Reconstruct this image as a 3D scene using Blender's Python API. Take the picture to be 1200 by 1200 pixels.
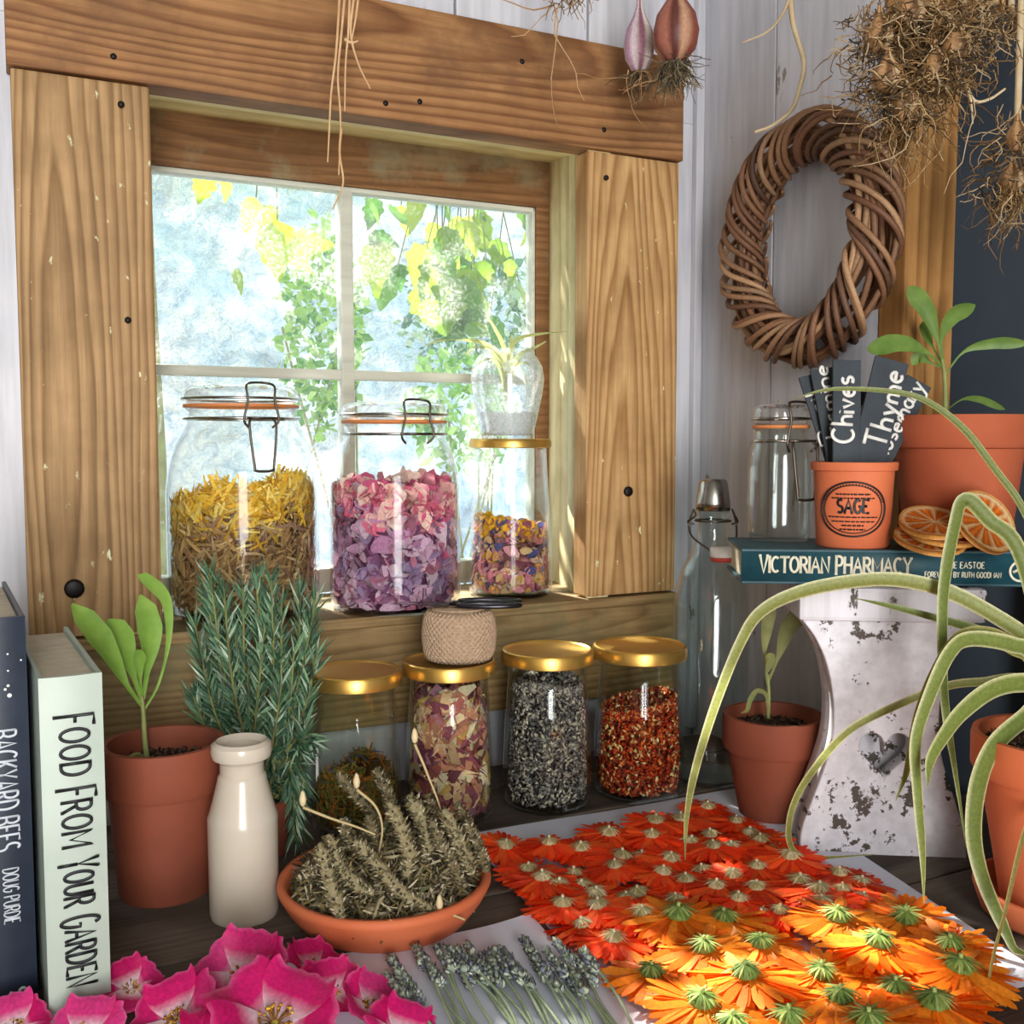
import bpy, bmesh, math, random
import numpy as np
from math import sin, cos, pi, sqrt, atan, atan2, radians
from mathutils import Vector, Matrix, Quaternion

for o in list(bpy.data.objects):
    bpy.data.objects.remove(o, do_unlink=True)
SC = bpy.context.scene
COL = SC.collection
random.seed(7)
RNG = np.random.default_rng(7)

# ------------------------------------------------------------------ camera
F_PX, CAM_H = 1200.0, 0.37
YAW, PITCH = radians(26.152), radians(4.0517)          # to the right, downwards
C0 = np.array([0.0, 0.0, CAM_H])
FW = np.array([sin(YAW) * cos(PITCH), cos(YAW) * cos(PITCH), -sin(PITCH)])
RT = np.array([cos(YAW), -sin(YAW), 0.0])
UP = np.cross(RT, FW)
cd = bpy.data.cameras.new('camera')
cd.sensor_width = 36.0
cd.lens = F_PX / 1200.0 * 36.0
cd.clip_start = 0.02
cam = bpy.data.objects.new('camera', cd)
cam.location = C0
cam.rotation_euler = (pi / 2 - PITCH, 0, -YAW)
COL.objects.link(cam)
SC.camera = cam

# ------------------------------------------------------------------ light
SC.view_settings.view_transform = 'Standard'
SC.view_settings.look = 'None'
SC.view_settings.gamma = 1.0
SC.view_settings.use_curve_mapping = False
SC.view_settings.exposure = 0.6
SC.cycles.transparent_max_bounces = 40
SC.cycles.max_bounces = 10
SC.cycles.caustics_reflective = False
SC.cycles.caustics_refractive = False
W = bpy.data.worlds.new('sky'); SC.world = W
W.use_nodes = True
W.node_tree.nodes['Background'].inputs[0].default_value = (0.88, 0.95, 1.0, 1)
W.node_tree.nodes['Background'].inputs[1].default_value = 2.3

sl = bpy.data.lights.new('sun', 'SUN'); sl.energy = 20.0; sl.angle = radians(0.6); sl.color = (1.0, 0.93, 0.80)
sun = bpy.data.objects.new('sun', sl); COL.objects.link(sun)
SUN_DIR = Vector((0.12, -0.75, -0.60)).normalized()     # the way the light travels
sun.rotation_euler = SUN_DIR.to_track_quat('-Z', 'Y').to_euler()
sun.location = (0, 3, 3)

al = bpy.data.lights.new('doorway_daylight', 'AREA')     # the open door behind the photographer
al.shape = 'RECTANGLE'; al.size = 0.62; al.size_y = 1.9; al.energy = 47.0; al.color = (1.0, 0.97, 0.93)
door_light = bpy.data.objects.new('doorway_daylight', al); COL.objects.link(door_light)
door_light.location = (-0.35, -1.60, 0.30)
door_light.rotation_euler = Vector((0.0, 1.0, 0.0)).to_track_quat('-Z', 'Z').to_euler()

# ------------------------------------------------------------------ pixels to places
def ray(px, py): return FW * F_PX + RT * (px - 600) + UP * (600 - py)
def on(px, py, n, d):
    r = ray(px, py); n = np.array(n, float)
    return C0 + r * ((d - n @ C0) / (n @ r))
def T(px, py, z=0.0): return on(px, py, (0, 0, 1), z)
def Wy(px, py, y): return on(px, py, (0, 1, 0), y)
def Wx(px, py, x): return on(px, py, (1, 0, 0), x)
def dep(p): return float((np.array(p) - C0) @ FW)
def pt(px, py, d): return C0 + ray(px, py) * (d / F_PX)
HV = np.array([sin(YAW), cos(YAW), 0.0])                 # level direction of view
def base(px, pyfront, half_px, z=0.0):
    """centre of a round base whose front edge is seen at (px, pyfront); also metres per pixel"""
    p = T(px, pyfront, z); h = ray(px, pyfront); h[2] = 0; h /= np.linalg.norm(h)
    for _ in range(3):
        m = dep(p) / F_PX
        p = T(px, pyfront, z) + h * half_px * m * 0.98
    return p, dep(p) / F_PX
def zat(py, c):
    """height at which the line of sight of row py passes the upright axis through c"""
    px = 600 + F_PX * ((c - C0) @ RT) / dep(c)
    return float(on(px, py, HV, HV @ c)[2])
def prof(c, rows):
    m = dep(c) / F_PX
    return [(h * m, zat(py, c) - c[2]) for h, py in rows]

# ------------------------------------------------------------------ materials
def hx(s, a=1.0):
    v = [int(s[i:i + 2], 16) / 255 for i in (0, 2, 4)]
    return tuple([(x / 12.92 if x <= .04045 else ((x + .055) / 1.055) ** 2.4) for x in v] + [a])
MATS = {}
class NT:
    def __init__(s, name):
        s.m = bpy.data.materials.new(name); s.m.use_nodes = True
        s.t = s.m.node_tree; s.b = s.t.nodes['Principled BSDF']; s.out = s.t.nodes['Material Output']
        MATS[name] = s.m
    def n(s, typ, **kw):
        nd = s.t.nodes.new(typ)
        for k, v in kw.items():
            if k in ('op', 'operation'): nd.operation = v
            elif isinstance(k, str) and k.startswith('i_'):
                key = k[2:].replace('_', ' ')
                if key.isdigit(): key = int(key)
                nd.inputs[key].default_value = v
            else: setattr(nd, k, v)
        return nd
    def l(s, a, b): s.t.links.new(a, b)
    def ramp(s, fac, stops, interp='LINEAR'):
        r = s.t.nodes.new('ShaderNodeValToRGB'); r.color_ramp.interpolation = interp
        e = r.color_ramp.elements
        while len(e) < len(stops): e.new(0.5)
        for el, (p, c) in zip(e, stops): el.position = p; el.color = c
        s.l(fac, r.inputs[0]); return r.outputs[0]
    def coords(s, scale=(1, 1, 1), loc=(0, 0, 0)):
        tc = s.n('ShaderNodeTexCoord'); mp = s.n('ShaderNodeMapping')
        mp.inputs['Scale'].default_value = scale; mp.inputs['Location'].default_value = loc
        s.l(tc.outputs['Object'], mp.inputs[0]); return mp.outputs[0]
    def noise(s, vec, scale, detail=4, rough=.55, dist=0):
        nd = s.n('ShaderNodeTexNoise'); s.l(vec, nd.inputs['Vector'])
        nd.inputs['Scale'].default_value = scale; nd.inputs['Detail'].default_value = detail
        nd.inputs['Roughness'].default_value = rough; nd.inputs['Distortion'].default_value = dist
        return nd.outputs['Fac']
    def mix(s, fac, a, b, mode='MIX'):
        nd = s.n('ShaderNodeMix', data_type='RGBA', blend_type=mode)
        for sock, v in ((nd.inputs['Factor'], fac), (nd.inputs['A'], a), (nd.inputs['B'], b)):
            pass
        fs = [i for i in nd.inputs if i.name == 'Factor' and i.type == 'VALUE'][0]
        A = [i for i in nd.inputs if i.name == 'A' and i.type == 'RGBA'][0]
        B = [i for i in nd.inputs if i.name == 'B' and i.type == 'RGBA'][0]
        for sock, v in ((fs, fac), (A, a), (B, b)):
            if hasattr(v, 'links'): s.l(v, sock)
            else: sock.default_value = v
        return [o for o in nd.outputs if o.type == 'RGBA'][0]
    def bump(s, h, strength=.3, dist=.002):
        nd = s.n('ShaderNodeBump'); nd.inputs['Strength'].default_value = strength
        nd.inputs['Distance'].default_value = dist; s.l(h, nd.inputs['Height'])
        s.l(nd.outputs[0], s.b.inputs['Normal'])
    def set(s, rough=.6, metal=0, spec=None, col=None):
        s.b.inputs['Roughness'].default_value = rough; s.b.inputs['Metallic'].default_value = metal
        if spec is not None: s.b.inputs['Specular IOR Level'].default_value = spec
        if col is not None:
            if hasattr(col, 'links'): s.l(col, s.b.inputs['Base Color'])
            else: s.b.inputs['Base Color'].default_value = col
        return s.m

def pm(name, c1, c2=None, scale=30, rough=.6, bump=.15, metal=0, stretch=(1, 1, 1), spec=.4, vary=0, transl=0, bs=None, bd=.001):
    """noise-mottled material, optionally varied from object to object and lit through"""
    s = NT(name); c2 = c2 or c1
    v = s.coords(stretch); nz = s.noise(v, scale)
    col = s.ramp(nz, [(.3, hx(c1)), (.7, hx(c2))])
    if vary:
        oi = s.n('ShaderNodeObjectInfo'); hs = s.n('ShaderNodeHueSaturation')
        mr = s.n('ShaderNodeMapRange'); mr.inputs['To Min'].default_value = 1 - vary; mr.inputs['To Max'].default_value = 1 + vary
        s.l(oi.outputs['Random'], mr.inputs[0]); s.l(mr.outputs[0], hs.inputs['Value'])
        s.l(col, hs.inputs['Color']); col = hs.outputs[0]
    s.set(rough, metal, spec, col)
    if bump: s.bump(s.noise(v, bs or scale * 3, 5), bump, bd)
    if transl:
        tr = s.n('ShaderNodeBsdfTranslucent'); mx = s.n('ShaderNodeMixShader'); mx.inputs[0].default_value = transl
        s.l(col, tr.inputs[0]); s.l(s.b.outputs[0], mx.inputs[1]); s.l(tr.outputs[0], mx.inputs[2]); s.l(mx.outputs[0], s.out.inputs[0])
    return s.m

def vc(name, rough=.7, transl=.0, spec=.25, vary=0):
    """colour stored on the mesh points"""
    s = NT(name); a = s.n('ShaderNodeAttribute', attribute_name='Col'); col = a.outputs['Color']
    nz = s.noise(s.coords(), 400, 2)
    m2 = s.ramp(nz, [(.3, (.8, .8, .8, 1)), (.7, (1.1, 1.1, 1.1, 1))])
    col = s.mix(1.0, col, m2, 'MULTIPLY')
    if vary:
        oi = s.n('ShaderNodeObjectInfo'); hs = s.n('ShaderNodeHueSaturation')
        mr = s.n('ShaderNodeMapRange'); mr.inputs['To Min'].default_value = 1 - vary; mr.inputs['To Max'].default_value = 1 + vary
        s.l(oi.outputs['Random'], mr.inputs[0]); s.l(mr.outputs[0], hs.inputs['Value'])
        s.l(col, hs.inputs['Color']); col = hs.outputs[0]
    s.set(rough, 0, spec, col)
    if transl:
        tr = s.n('ShaderNodeBsdfTranslucent'); mx = s.n('ShaderNodeMixShader'); mx.inputs[0].default_value = transl
        s.l(col, tr.inputs[0]); s.l(s.b.outputs[0], mx.inputs[1]); s.l(tr.outputs[0], mx.inputs[2]); s.l(mx.outputs[0], s.out.inputs[0])
    return s.m

def wood(name, light, dark, axis='Z', centre=(0, 0, 0), rings=26, stretch=.1, grain=.5, fleck=0, aspect=1.0, rough=.65, stain=None):
    """sawn softwood: nested arches of late wood along the axis, fine fibres, knots and flecks"""
    s = NT(name)
    ax = 'XYZ'.index(axis)
    sc = [1.0, .35, 1.0]; sc[ax] = stretch
    v = s.coords(tuple(sc), tuple(-c * k for c, k in zip(centre, sc)))
    big = s.noise(v, 9, 3, .5)
    add = s.n('ShaderNodeVectorMath', operation='MULTIPLY_ADD')
    nz = s.n('ShaderNodeTexNoise'); s.l(v, nz.inputs['Vector']); nz.inputs['Scale'].default_value = 11; nz.inputs['Detail'].default_value = 3
    s.l(nz.outputs['Color'], add.inputs[0]); add.inputs[1].default_value = (.05, .05, .05); s.l(v, add.inputs[2])
    wv = s.n('ShaderNodeTexWave', wave_type='RINGS', rings_direction='SPHERICAL', wave_profile='SAW')
    s.l(add.outputs[0], wv.inputs['Vector']); wv.inputs['Scale'].default_value = rings
    wv.inputs['Distortion'].default_value = .6; wv.inputs['Detail'].default_value = 2; wv.inputs['Detail Scale'].default_value = 1.5
    col = s.ramp(wv.outputs['Fac'], [(0, hx(light)), (.30, hx(light)), (.82, hx(dark)), (1, hx(light))])
    fs = [220, 220, 220]; fs[ax] = 9
    fv = s.coords(tuple(fs)); fine = s.noise(fv, 1, 5, .6)
    col = s.mix(grain, col, s.ramp(fine, [(.3, (.55, .5, .45, 1)), (.62, (1.08, 1.06, 1.02, 1))]), 'MULTIPLY')
    blot = s.noise(s.coords(), 14, 4, .6)
    col = s.mix(.6, col, s.ramp(blot, [(.32, (.62, .58, .52, 1)), (.6, (1.05, 1.05, 1.05, 1))]), 'MULTIPLY')
    if stain:
        st = s.ramp(s.noise(s.coords((1, 1, 1), (3, 1, 2)), 9, 5, .65), [(.5, (0, 0, 0, 1)), (.66, (.75, .75, .75, 1))])
        col = s.mix(st, col, hx(stain))
    if fleck:
        fl = s.ramp(s.noise(s.coords((1, 1, .5)), 95, 3, .6), [(.70 - fleck * .06, (0, 0, 0, 1)), (.74, (1, 1, 1, 1))])
        col = s.mix(fl, col, hx('d9d6ac'))
    s.set(rough, 0, .3, col)
    s.bump(fine, .35, .0012)
    return s.m

def painted(name, white, under, wear=.6, streak='Z', scale=18, rough=.55):
    """old paint: streaky off-white worn through to what lies beneath"""
    s = NT(name)
    st = [60, 60, 60]; st['XYZ'.index(streak)] = 5
    streaks = s.noise(s.coords(tuple(st)), 1, 4, .6)
    c2 = tuple(x * .72 for x in hx(white)[:3]) + (1,)
    col = s.ramp(streaks, [(.25, c2), (.6, hx(white))])
    big = s.noise(s.coords(), 7, 3)
    col = s.mix(.5, col, s.ramp(big, [(.3, (.78, .8, .86, 1)), (.7, (1.06, 1.05, 1.04, 1))]), 'MULTIPLY')
    st2 = [scale * 2.4] * 3; st2['XYZ'.index(streak)] = scale * .8
    chips = s.noise(s.coords(tuple(st2)), 1, 7, .68)
    patch = s.noise(s.coords((1, 1, 1), (5, 2, 1)), 9, 2)
    sm = s.n('ShaderNodeMath', operation='MULTIPLY_ADD'); s.l(patch, sm.inputs[0]); sm.inputs[1].default_value = .45; s.l(chips, sm.inputs[2])
    k = s.ramp(sm.outputs[0], [(.98 - wear * .22, (0, 0, 0, 1)), (1.0 - wear * .22, (1, 1, 1, 1))])
    col = s.mix(k, col, hx(under))
    s.set(rough, 0, .35, col)
    s.bump(k, -.25, .001)
    return s.m

def glass(name, tint=(1, 1, 1, 1), edge=.85, base_refl=.05, dust=0.0, rough=.02, power=3.0):
    """thin clear glass: what lies behind shows through, reflections grow towards grazing"""
    s = NT(name); s.t.nodes.remove(s.b)
    lw = s.n('ShaderNodeLayerWeight'); lw.inputs['Blend'].default_value = .5
    pw = s.n('ShaderNodeMath', operation='POWER'); s.l(lw.outputs['Facing'], pw.inputs[0]); pw.inputs[1].default_value = power
    mm = s.n('ShaderNodeMath', operation='MULTIPLY_ADD'); s.l(pw.outputs[0], mm.inputs[0]); mm.inputs[1].default_value = edge; mm.inputs[2].default_value = base_refl
    tr = s.n('ShaderNodeBsdfTransparent'); tr.inputs[0].default_value = tint
    gl = s.n('ShaderNodeBsdfGlossy'); gl.inputs['Roughness'].default_value = rough; gl.inputs[0].default_value = (.95, .97, 1, 1)
    mx = s.n('ShaderNodeMixShader'); s.l(mm.outputs[0], mx.inputs[0]); s.l(tr.outputs[0], mx.inputs[1]); s.l(gl.outputs[0], mx.inputs[2])
    last = mx.outputs[0]
    if dust:
        df = s.n('ShaderNodeBsdfDiffuse'); df.inputs[0].default_value = (.9, .93, .95, 1)
        t2 = s.n('ShaderNodeBsdfTranslucent'); t2.inputs[0].default_value = (.9, .93, .95, 1)
        dm = s.n('ShaderNodeMixShader'); dm.inputs[0].default_value = .6; s.l(df.outputs[0], dm.inputs[1]); s.l(t2.outputs[0], dm.inputs[2])
        sp = s.noise(s.coords(), 260, 3, .7); bg = s.noise(s.coords(), 11, 3)
        k1 = s.ramp(sp, [(.5, (0, 0, 0, 1)), (.66, (1, 1, 1, 1))]); k2 = s.ramp(bg, [(.3, (.25, .25, .25, 1)), (.7, (1, 1, 1, 1))])
        kk = s.mix(1.0, k1, k2, 'MULTIPLY')
        mu = s.n('ShaderNodeMath', operation='MULTIPLY_ADD'); s.l(kk, mu.inputs[0]); mu.inputs[1].default_value = dust; mu.inputs[2].default_value = dust * .12
        m3 = s.n('ShaderNodeMixShader'); s.l(mu.outputs[0], m3.inputs[0]); s.l(last, m3.inputs[1]); s.l(dm.outputs[0], m3.inputs[2]); last = m3.outputs[0]
    s.l(last, s.out.inputs[0])
    return s.m

# ------------------------------------------------------------------ mesh building
class MB:
    def __init__(s): s.V = []; s.F = []; s.C = []; s.n = 0; s.hc = False
    def add(s, v, f, col=None):
        v = np.asarray(v, float).reshape(-1, 3); o = s.n
        s.V.append(v); s.n += len(v)
        if isinstance(f, np.ndarray): s.F.extend((f + o).tolist())
        else: s.F.extend([[i + o for i in q] for q in f])
        c = np.ones((len(v), 3))
        if col is not None:
            s.hc = True; c[:] = np.asarray(col)[..., :3]
        s.C.append(c); return s
    def mesh(s, name, smooth=True):
        me = bpy.data.meshes.new(name)
        V = np.concatenate(s.V) if s.V else np.zeros((0, 3))
        me.from_pydata(V.tolist(), [], s.F)
        if s.hc:
            at = me.color_attributes.new('Col', 'FLOAT_COLOR', 'POINT')
            c4 = np.ones((len(V), 4), np.float32); c4[:, :3] = np.concatenate(s.C); at.data.foreach_set('color', c4.ravel())
        if smooth and len(me.polygons): me.polygons.foreach_set('use_smooth', [True] * len(me.polygons))
        me.update(); return me
    # shapes
    def box(s, lo, hi, bev=0.0, col=None):
        (x0, y0, z0), (x1, y1, z1) = lo, hi
        if bev <= 0:
            v = [(x, y, z) for z in (z0, z1) for y in (y0, y1) for x in (x0, x1)]
            return s.add(v, [[0, 2, 3, 1], [4, 5, 7, 6], [0, 1, 5, 4], [2, 6, 7, 3], [0, 4, 6, 2], [1, 3, 7, 5]], col)
        bm = bmesh.new(); bmesh.ops.create_cube(bm, size=1)
        for q in bm.verts: q.co = Vector(((x0 + x1) / 2 + q.co.x * (x1 - x0), (y0 + y1) / 2 + q.co.y * (y1 - y0), (z0 + z1) / 2 + q.co.z * (z1 - z0)))
        bmesh.ops.bevel(bm, geom=bm.edges[:], offset=bev, segments=2, profile=.6, affect='EDGES')
        bm.verts.index_update()
        v = [tuple(q.co) for q in bm.verts]; f = [[q.index for q in fc.verts] for fc in bm.faces]; bm.free()
        return s.add(v, f, col)
    def lathe(s, pr, n=48, c=(0, 0, 0), col=None, squash=None):
        v = []; idx = []
        for r, z in pr:
            if r < 1e-6: idx.append([len(v)] * n); v.append((c[0], c[1], c[2] + z))
            else:
                idx.append(list(range(len(v), len(v) + n)))
                v += [(c[0] + r * cos(2 * pi * k / n), c[1] + r * sin(2 * pi * k / n), c[2] + z) for k in range(n)]
        f = []
        for a, b in zip(idx[:-1], idx[1:]):
            for k in range(n):
                q = [a[k], a[(k + 1) % n], b[(k + 1) % n], b[k]]; q2 = []
                for i in q:
                    if i not in q2: q2.append(i)
                if len(q2) > 2: f.append(q2)
        return s.add(v, f, col)
    def tube(s, P, R, n=6, closed=False, cap=True, col=None, flat=None):
        P = np.asarray(P, float); m = len(P)
        R = np.full(m, R) if np.isscalar(R) else np.asarray(R, float)
        if closed: t = np.roll(P, -1, 0) - np.roll(P, 1, 0)
        else: t = np.gradient(P, axis=0)
        t /= np.linalg.norm(t, axis=1, keepdims=True) + 1e-12
        a = np.array([0, 0, 1.0]) if abs(t[0, 2]) < .9 else np.array([1.0, 0, 0])
        nn = np.cross(t[0], a); nn /= np.linalg.norm(nn)
        N = [nn]
        for i in range(1, m):
            nn = nn - t[i] * (nn @ t[i]); l = np.linalg.norm(nn)
            nn = nn / l if l > 1e-9 else N[-1]; N.append(nn)
        N = np.array(N); B = np.cross(t, N)
        th = np.arange(n) * 2 * pi / n
        V = P[:, None, :] + R[:, None, None] * (N[:, None, :] * np.cos(th)[None, :, None] + B[:, None, :] * np.sin(th)[None, :, None])
        V = V.reshape(-1, 3)
        if flat is not None:
            fn, k = np.asarray(flat[0], float), flat[1]
            Pr = np.repeat(P, n, 0); d = (V - Pr) @ fn; V = V - np.outer(d * (1 - k), fn)
        f = []
        rng = range(m if closed else m - 1)
        for i in rng:
            j = (i + 1) % m
            for k in range(n): f.append([i * n + k, i * n + (k + 1) % n, j * n + (k + 1) % n, j * n + k])
        if cap and not closed: f += [list(range(n))[::-1], [(m - 1) * n + k for k in range(n)]]
        return s.add(V, f, col)
    def ribbon(s, P, Wd, side, fold=.25, col=None, col2=None, thick=0.0):
        """leaf blade: five points across, folded along the midrib; col at the middle, col2 at the margins"""
        P = np.asarray(P, float); m = len(P); Wd = np.asarray(Wd, float)
        t = np.gradient(P, axis=0); t /= np.linalg.norm(t, axis=1, keepdims=True) + 1e-12
        sd = np.asarray(side, float)
        if sd.ndim == 1: sd = np.tile(sd, (m, 1))
        sd = sd - t * np.sum(sd * t, 1, keepdims=True); sd /= np.linalg.norm(sd, axis=1, keepdims=True) + 1e-12
        nm = np.cross(sd, t)
        u = np.array([-1, -.62, 0, .62, 1.0])
        V = P[:, None, :] + Wd[:, None, None] * (u[None, :, None] * sd[:, None, :] + fold * (np.abs(u) ** 1.3)[None, :, None] * nm[:, None, :])
        f = [[i * 5 + k, i * 5 + k + 1, (i + 1) * 5 + k + 1, (i + 1) * 5 + k] for i in range(m - 1) for k in range(4)]
        c = None
        if col is not None:
            c = np.tile(np.array([(col2 or col)[:3], col[:3], col[:3], col[:3], (col2 or col)[:3]]), (m, 1))
        return s.add(V.reshape(-1, 3), f, c)
    def scatter(s, tv, tf, pos, R, scl, col):
        tv = np.asarray(tv, float); tf = np.asarray(tf); N = len(pos); k = len(tv)
        scl = np.asarray(scl, float)
        if scl.ndim == 1: scl = scl[:, None]
        V = np.einsum('nij,nkj->nki', R, tv[None] * (scl[:, None, :] if scl.shape[1] == 3 else scl[:, :, None])) + np.asarray(pos)[:, None, :]
        f = (tf[None] + (np.arange(N) * k)[:, None, None]).reshape(-1, tf.shape[1])
        return s.add(V.reshape(-1, 3), f, np.repeat(np.asarray(col)[:, :3], k, 0))

def smooth_path(P, k=8):
    """Catmull-Rom through the points"""
    P = np.asarray(P, float)
    Q = np.vstack([2 * P[0] - P[1], P, 2 * P[-1] - P[-2]]); out = []
    for i in range(1, len(Q) - 2):
        p0, p1, p2, p3 = Q[i - 1:i + 3]
        for t in np.linspace(0, 1, k, endpoint=False):
            out.append(.5 * (2 * p1 + (p2 - p0) * t + (2 * p0 - 5 * p1 + 4 * p2 - p3) * t * t + (3 * p1 - p0 - 3 * p2 + p3) * t ** 3))
    out.append(Q[-2]); return np.array(out)
def rand_rot(n, rng=RNG):
    q = rng.normal(size=(n, 4)); q /= np.linalg.norm(q, axis=1, keepdims=True)
    w, x, y, z = q.T
    return np.stack([1 - 2 * (y * y + z * z), 2 * (x * y - z * w), 2 * (x * z + y * w), 2 * (x * y + z * w), 1 - 2 * (x * x + z * z), 2 * (y * z - x * w), 2 * (x * z - y * w), 2 * (y * z + x * w), 1 - 2 * (x * x + y * y)], 1).reshape(-1, 3, 3)
def frames(d, nrm):
    """rotation whose x axis is d and whose z axis is near nrm"""
    d = d / (np.linalg.norm(d, axis=1, keepdims=True) + 1e-12)
    y = np.cross(nrm, d); y /= np.linalg.norm(y, axis=1, keepdims=True) + 1e-12
    z = np.cross(d, y)
    return np.stack([d, y, z], 2)

# ------------------------------------------------------------------ objects
def tag(o, label=None, cat=None, group=None, kind=None):
    if label: o['label'] = label
    if cat: o['category'] = cat
    if group: o['group'] = group
    if kind: o['kind'] = kind
    return o
def obj(name, mb, mat, parent=None, loc=(0, 0, 0), rot=(0, 0, 0), smooth=True, label=None, cat=None, group=None, kind=None):
    me = mb.mesh(name, smooth) if isinstance(mb, MB) else mb
    o = bpy.data.objects.new(name, me); COL.objects.link(o)
    if mat is not None and len(me.materials) == 0: me.materials.append(MATS[mat] if isinstance(mat, str) else mat)
    o.location = loc; o.rotation_euler = rot
    if parent is not None: o.parent = parent
    return tag(o, label, cat, group, kind)
def thing(name, label, cat, loc=(0, 0, 0), rz=0.0, group=None, kind=None):
    o = bpy.data.objects.new(name, None); o.empty_display_size = .02; COL.objects.link(o)
    o.location = tuple(float(x) for x in loc); o.rotation_euler = (0, 0, rz)
    return tag(o, label, cat, group, kind)
def flatshade_angle(o, ang=35):
    me = o.data
    me.polygons.foreach_set('use_smooth', [True] * len(me.polygons))
    bm = bmesh.new(); bm.from_mesh(me)
    for e in bm.edges:
        if len(e.link_faces) == 2 and e.calc_face_angle(0) > radians(ang): e.smooth = False
    bm.to_mesh(me); bm.free(); return o
def cbox(name, lo, hi, mat, parent=None, bev=.0015, **kw):
    """a board or block with its origin at its middle"""
    c = [(a + b) / 2 for a, b in zip(lo, hi)]; h = [abs(b - a) / 2 for a, b in zip(lo, hi)]
    return obj(name, MB().box([-x for x in h], h, bev), mat, parent, loc=c, smooth=False, **kw)
def copy_tree(o, parent=None):
    c = o.copy(); COL.objects.link(c); c.parent = parent
    for ch in list(o.children): copy_tree(ch, c)
    return c

# ------------------------------------------------------------------ lettering
def arc(cx, cy, rx, ry, a0, a1, n=10):
    return [(cx + rx * cos(radians(a0 + (a1 - a0) * i / n)), cy + ry * sin(radians(a0 + (a1 - a0) * i / n))) for i in range(n + 1)]
GL = {
 'A': (.72, [[(0, 0), (.36, 1), (.72, 0)], [(.13, .36), (.59, .36)]]),
 'B': (.6, [[(0, 0), (0, 1)], [(0, 1), (.3, 1)] + arc(.3, .76, .24, .24, 90, -90) + [(0, .52)], [(.3, .52)] + arc(.3, .26, .29, .26, 90, -90) + [(0, 0)]]),
 'C': (.66, [arc(.36, .5, .36, .5, 50, 310, 16)]),
 'D': (.66, [[(0, 0), (0, 1)], [(0, 1), (.22, 1)] + arc(.22, .5, .44, .5, 90, -90, 14) + [(0, 0)]]),
 'E': (.52, [[(.52, 1), (0, 1), (0, 0), (.52, 0)], [(0, .52), (.4, .52)]]),
 'F': (.5, [[(.52, 1), (0, 1), (0, 0)], [(0, .52), (.4, .52)]]),
 'G': (.7, [arc(.36, .5, .36, .5, 50, 360, 18) + [(.42, .5)]]),
 'H': (.62, [[(0, 0), (0, 1)], [(.62, 0), (.62, 1)], [(0, .52), (.62, .52)]]),
 'I': (.0, [[(0, 0), (0, 1)]]),
 'J': (.4, [[(.4, 1), (.4, .25)] + arc(.2, .22, .2, .22, 0, -160, 8)]),
 'K': (.6, [[(0, 0), (0, 1)], [(.58, 1), (.0, .42)], [(.18, .58), (.62, 0)]]),
 'M': (.82, [[(0, 0), (0, 1), (.41, .25), (.82, 1), (.82, 0)]]),
 'N': (.64, [[(0, 0), (0, 1), (.64, 0), (.64, 1)]]),
 'O': (.74, [arc(.37, .5, .37, .5, 90, 450, 20)]),
 'P': (.56, [[(0, 0), (0, 1)], [(0, 1), (.28, 1)] + arc(.28, .74, .26, .26, 90, -90) + [(0, .48)]]),
 'R': (.6, [[(0, 0), (0, 1)], [(0, 1), (.28, 1)] + arc(.28, .74, .26, .26, 90, -90) + [(0, .48)], [(.26, .48), (.6, 0)]]),
 'S': (.54, [arc(.27, .75, .26, .25, 40, 250, 10) + arc(.27, .25, .27, .25, 70, -140, 10)]),
 'T': (.64, [[(0, 1), (.64, 1)], [(.32, 1), (.32, 0)]]),
 'U': (.62, [[(0, 1), (0, .3)] + arc(.31, .3, .31, .3, 180, 360, 10) + [(.62, 1)]]),
 'V': (.68, [[(0, 1), (.34, 0), (.68, 1)]]),
 'W': (.95, [[(0, 1), (.24, 0), (.475, .75), (.71, 0), (.95, 1)]]),
 'Y': (.64, [[(0, 1), (.32, .48), (.64, 1)], [(.32, .48), (.32, 0)]]),
 'a': (.42, [arc(.2, .25, .2, .25, 60, 400, 14), [(.4, .5), (.4, .08), (.48, 0)]]),
 'e': (.42, [[(.02, .27), (.4, .3)] + arc(.21, .25, .2, .25, 15, 310, 12)]),
 'h': (.42, [[(0, 0), (.02, 1)], [(.01, .28)] + arc(.2, .3, .19, .2, 150, 0, 8) + [(.4, 0)]]),
 'i': (.05, [[(0, 0), (0, .5)], [(.0, .66), (.01, .70)]]),
 'l': (.08, [[(0, 1), (0, .1), (.08, 0)]]),
 'm': (.66, [[(0, 0), (0, .5)], [(0, .3)] + arc(.16, .3, .16, .2, 150, 0, 6) + [(.32, 0)], [(.32, .3)] + arc(.48, .3, .16, .2, 150, 0, 6) + [(.64, 0)]]),
 'n': (.4, [[(0, 0), (0, .5)], [(0, .28)] + arc(.2, .3, .19, .2, 150, 0, 8) + [(.39, 0)]]),
 'o': (.42, [arc(.21, .25, .21, .25, 90, 450, 14)]),
 'r': (.28, [[(0, 0), (0, .5)], [(0, .3)] + arc(.17, .33, .16, .17, 150, 50, 6)]),
 's': (.34, [arc(.17, .375, .15, .125, 40, 250, 8) + arc(.17, .125, .16, .125, 70, -140, 8)]),
 't': (.3, [[(.13, .85), (.13, .1), (.26, 0)], [(-.04, .55), (.3, .55)]]),
 'v': (.38, [[(0, .5), (.19, 0), (.38, .52)]]),
 'y': (.4, [[(0, .5), (.2, .04)], [(.42, .5), (.1, -.35), (-.05, -.4)]]),
 ' ': (.28, []),
}
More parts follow.
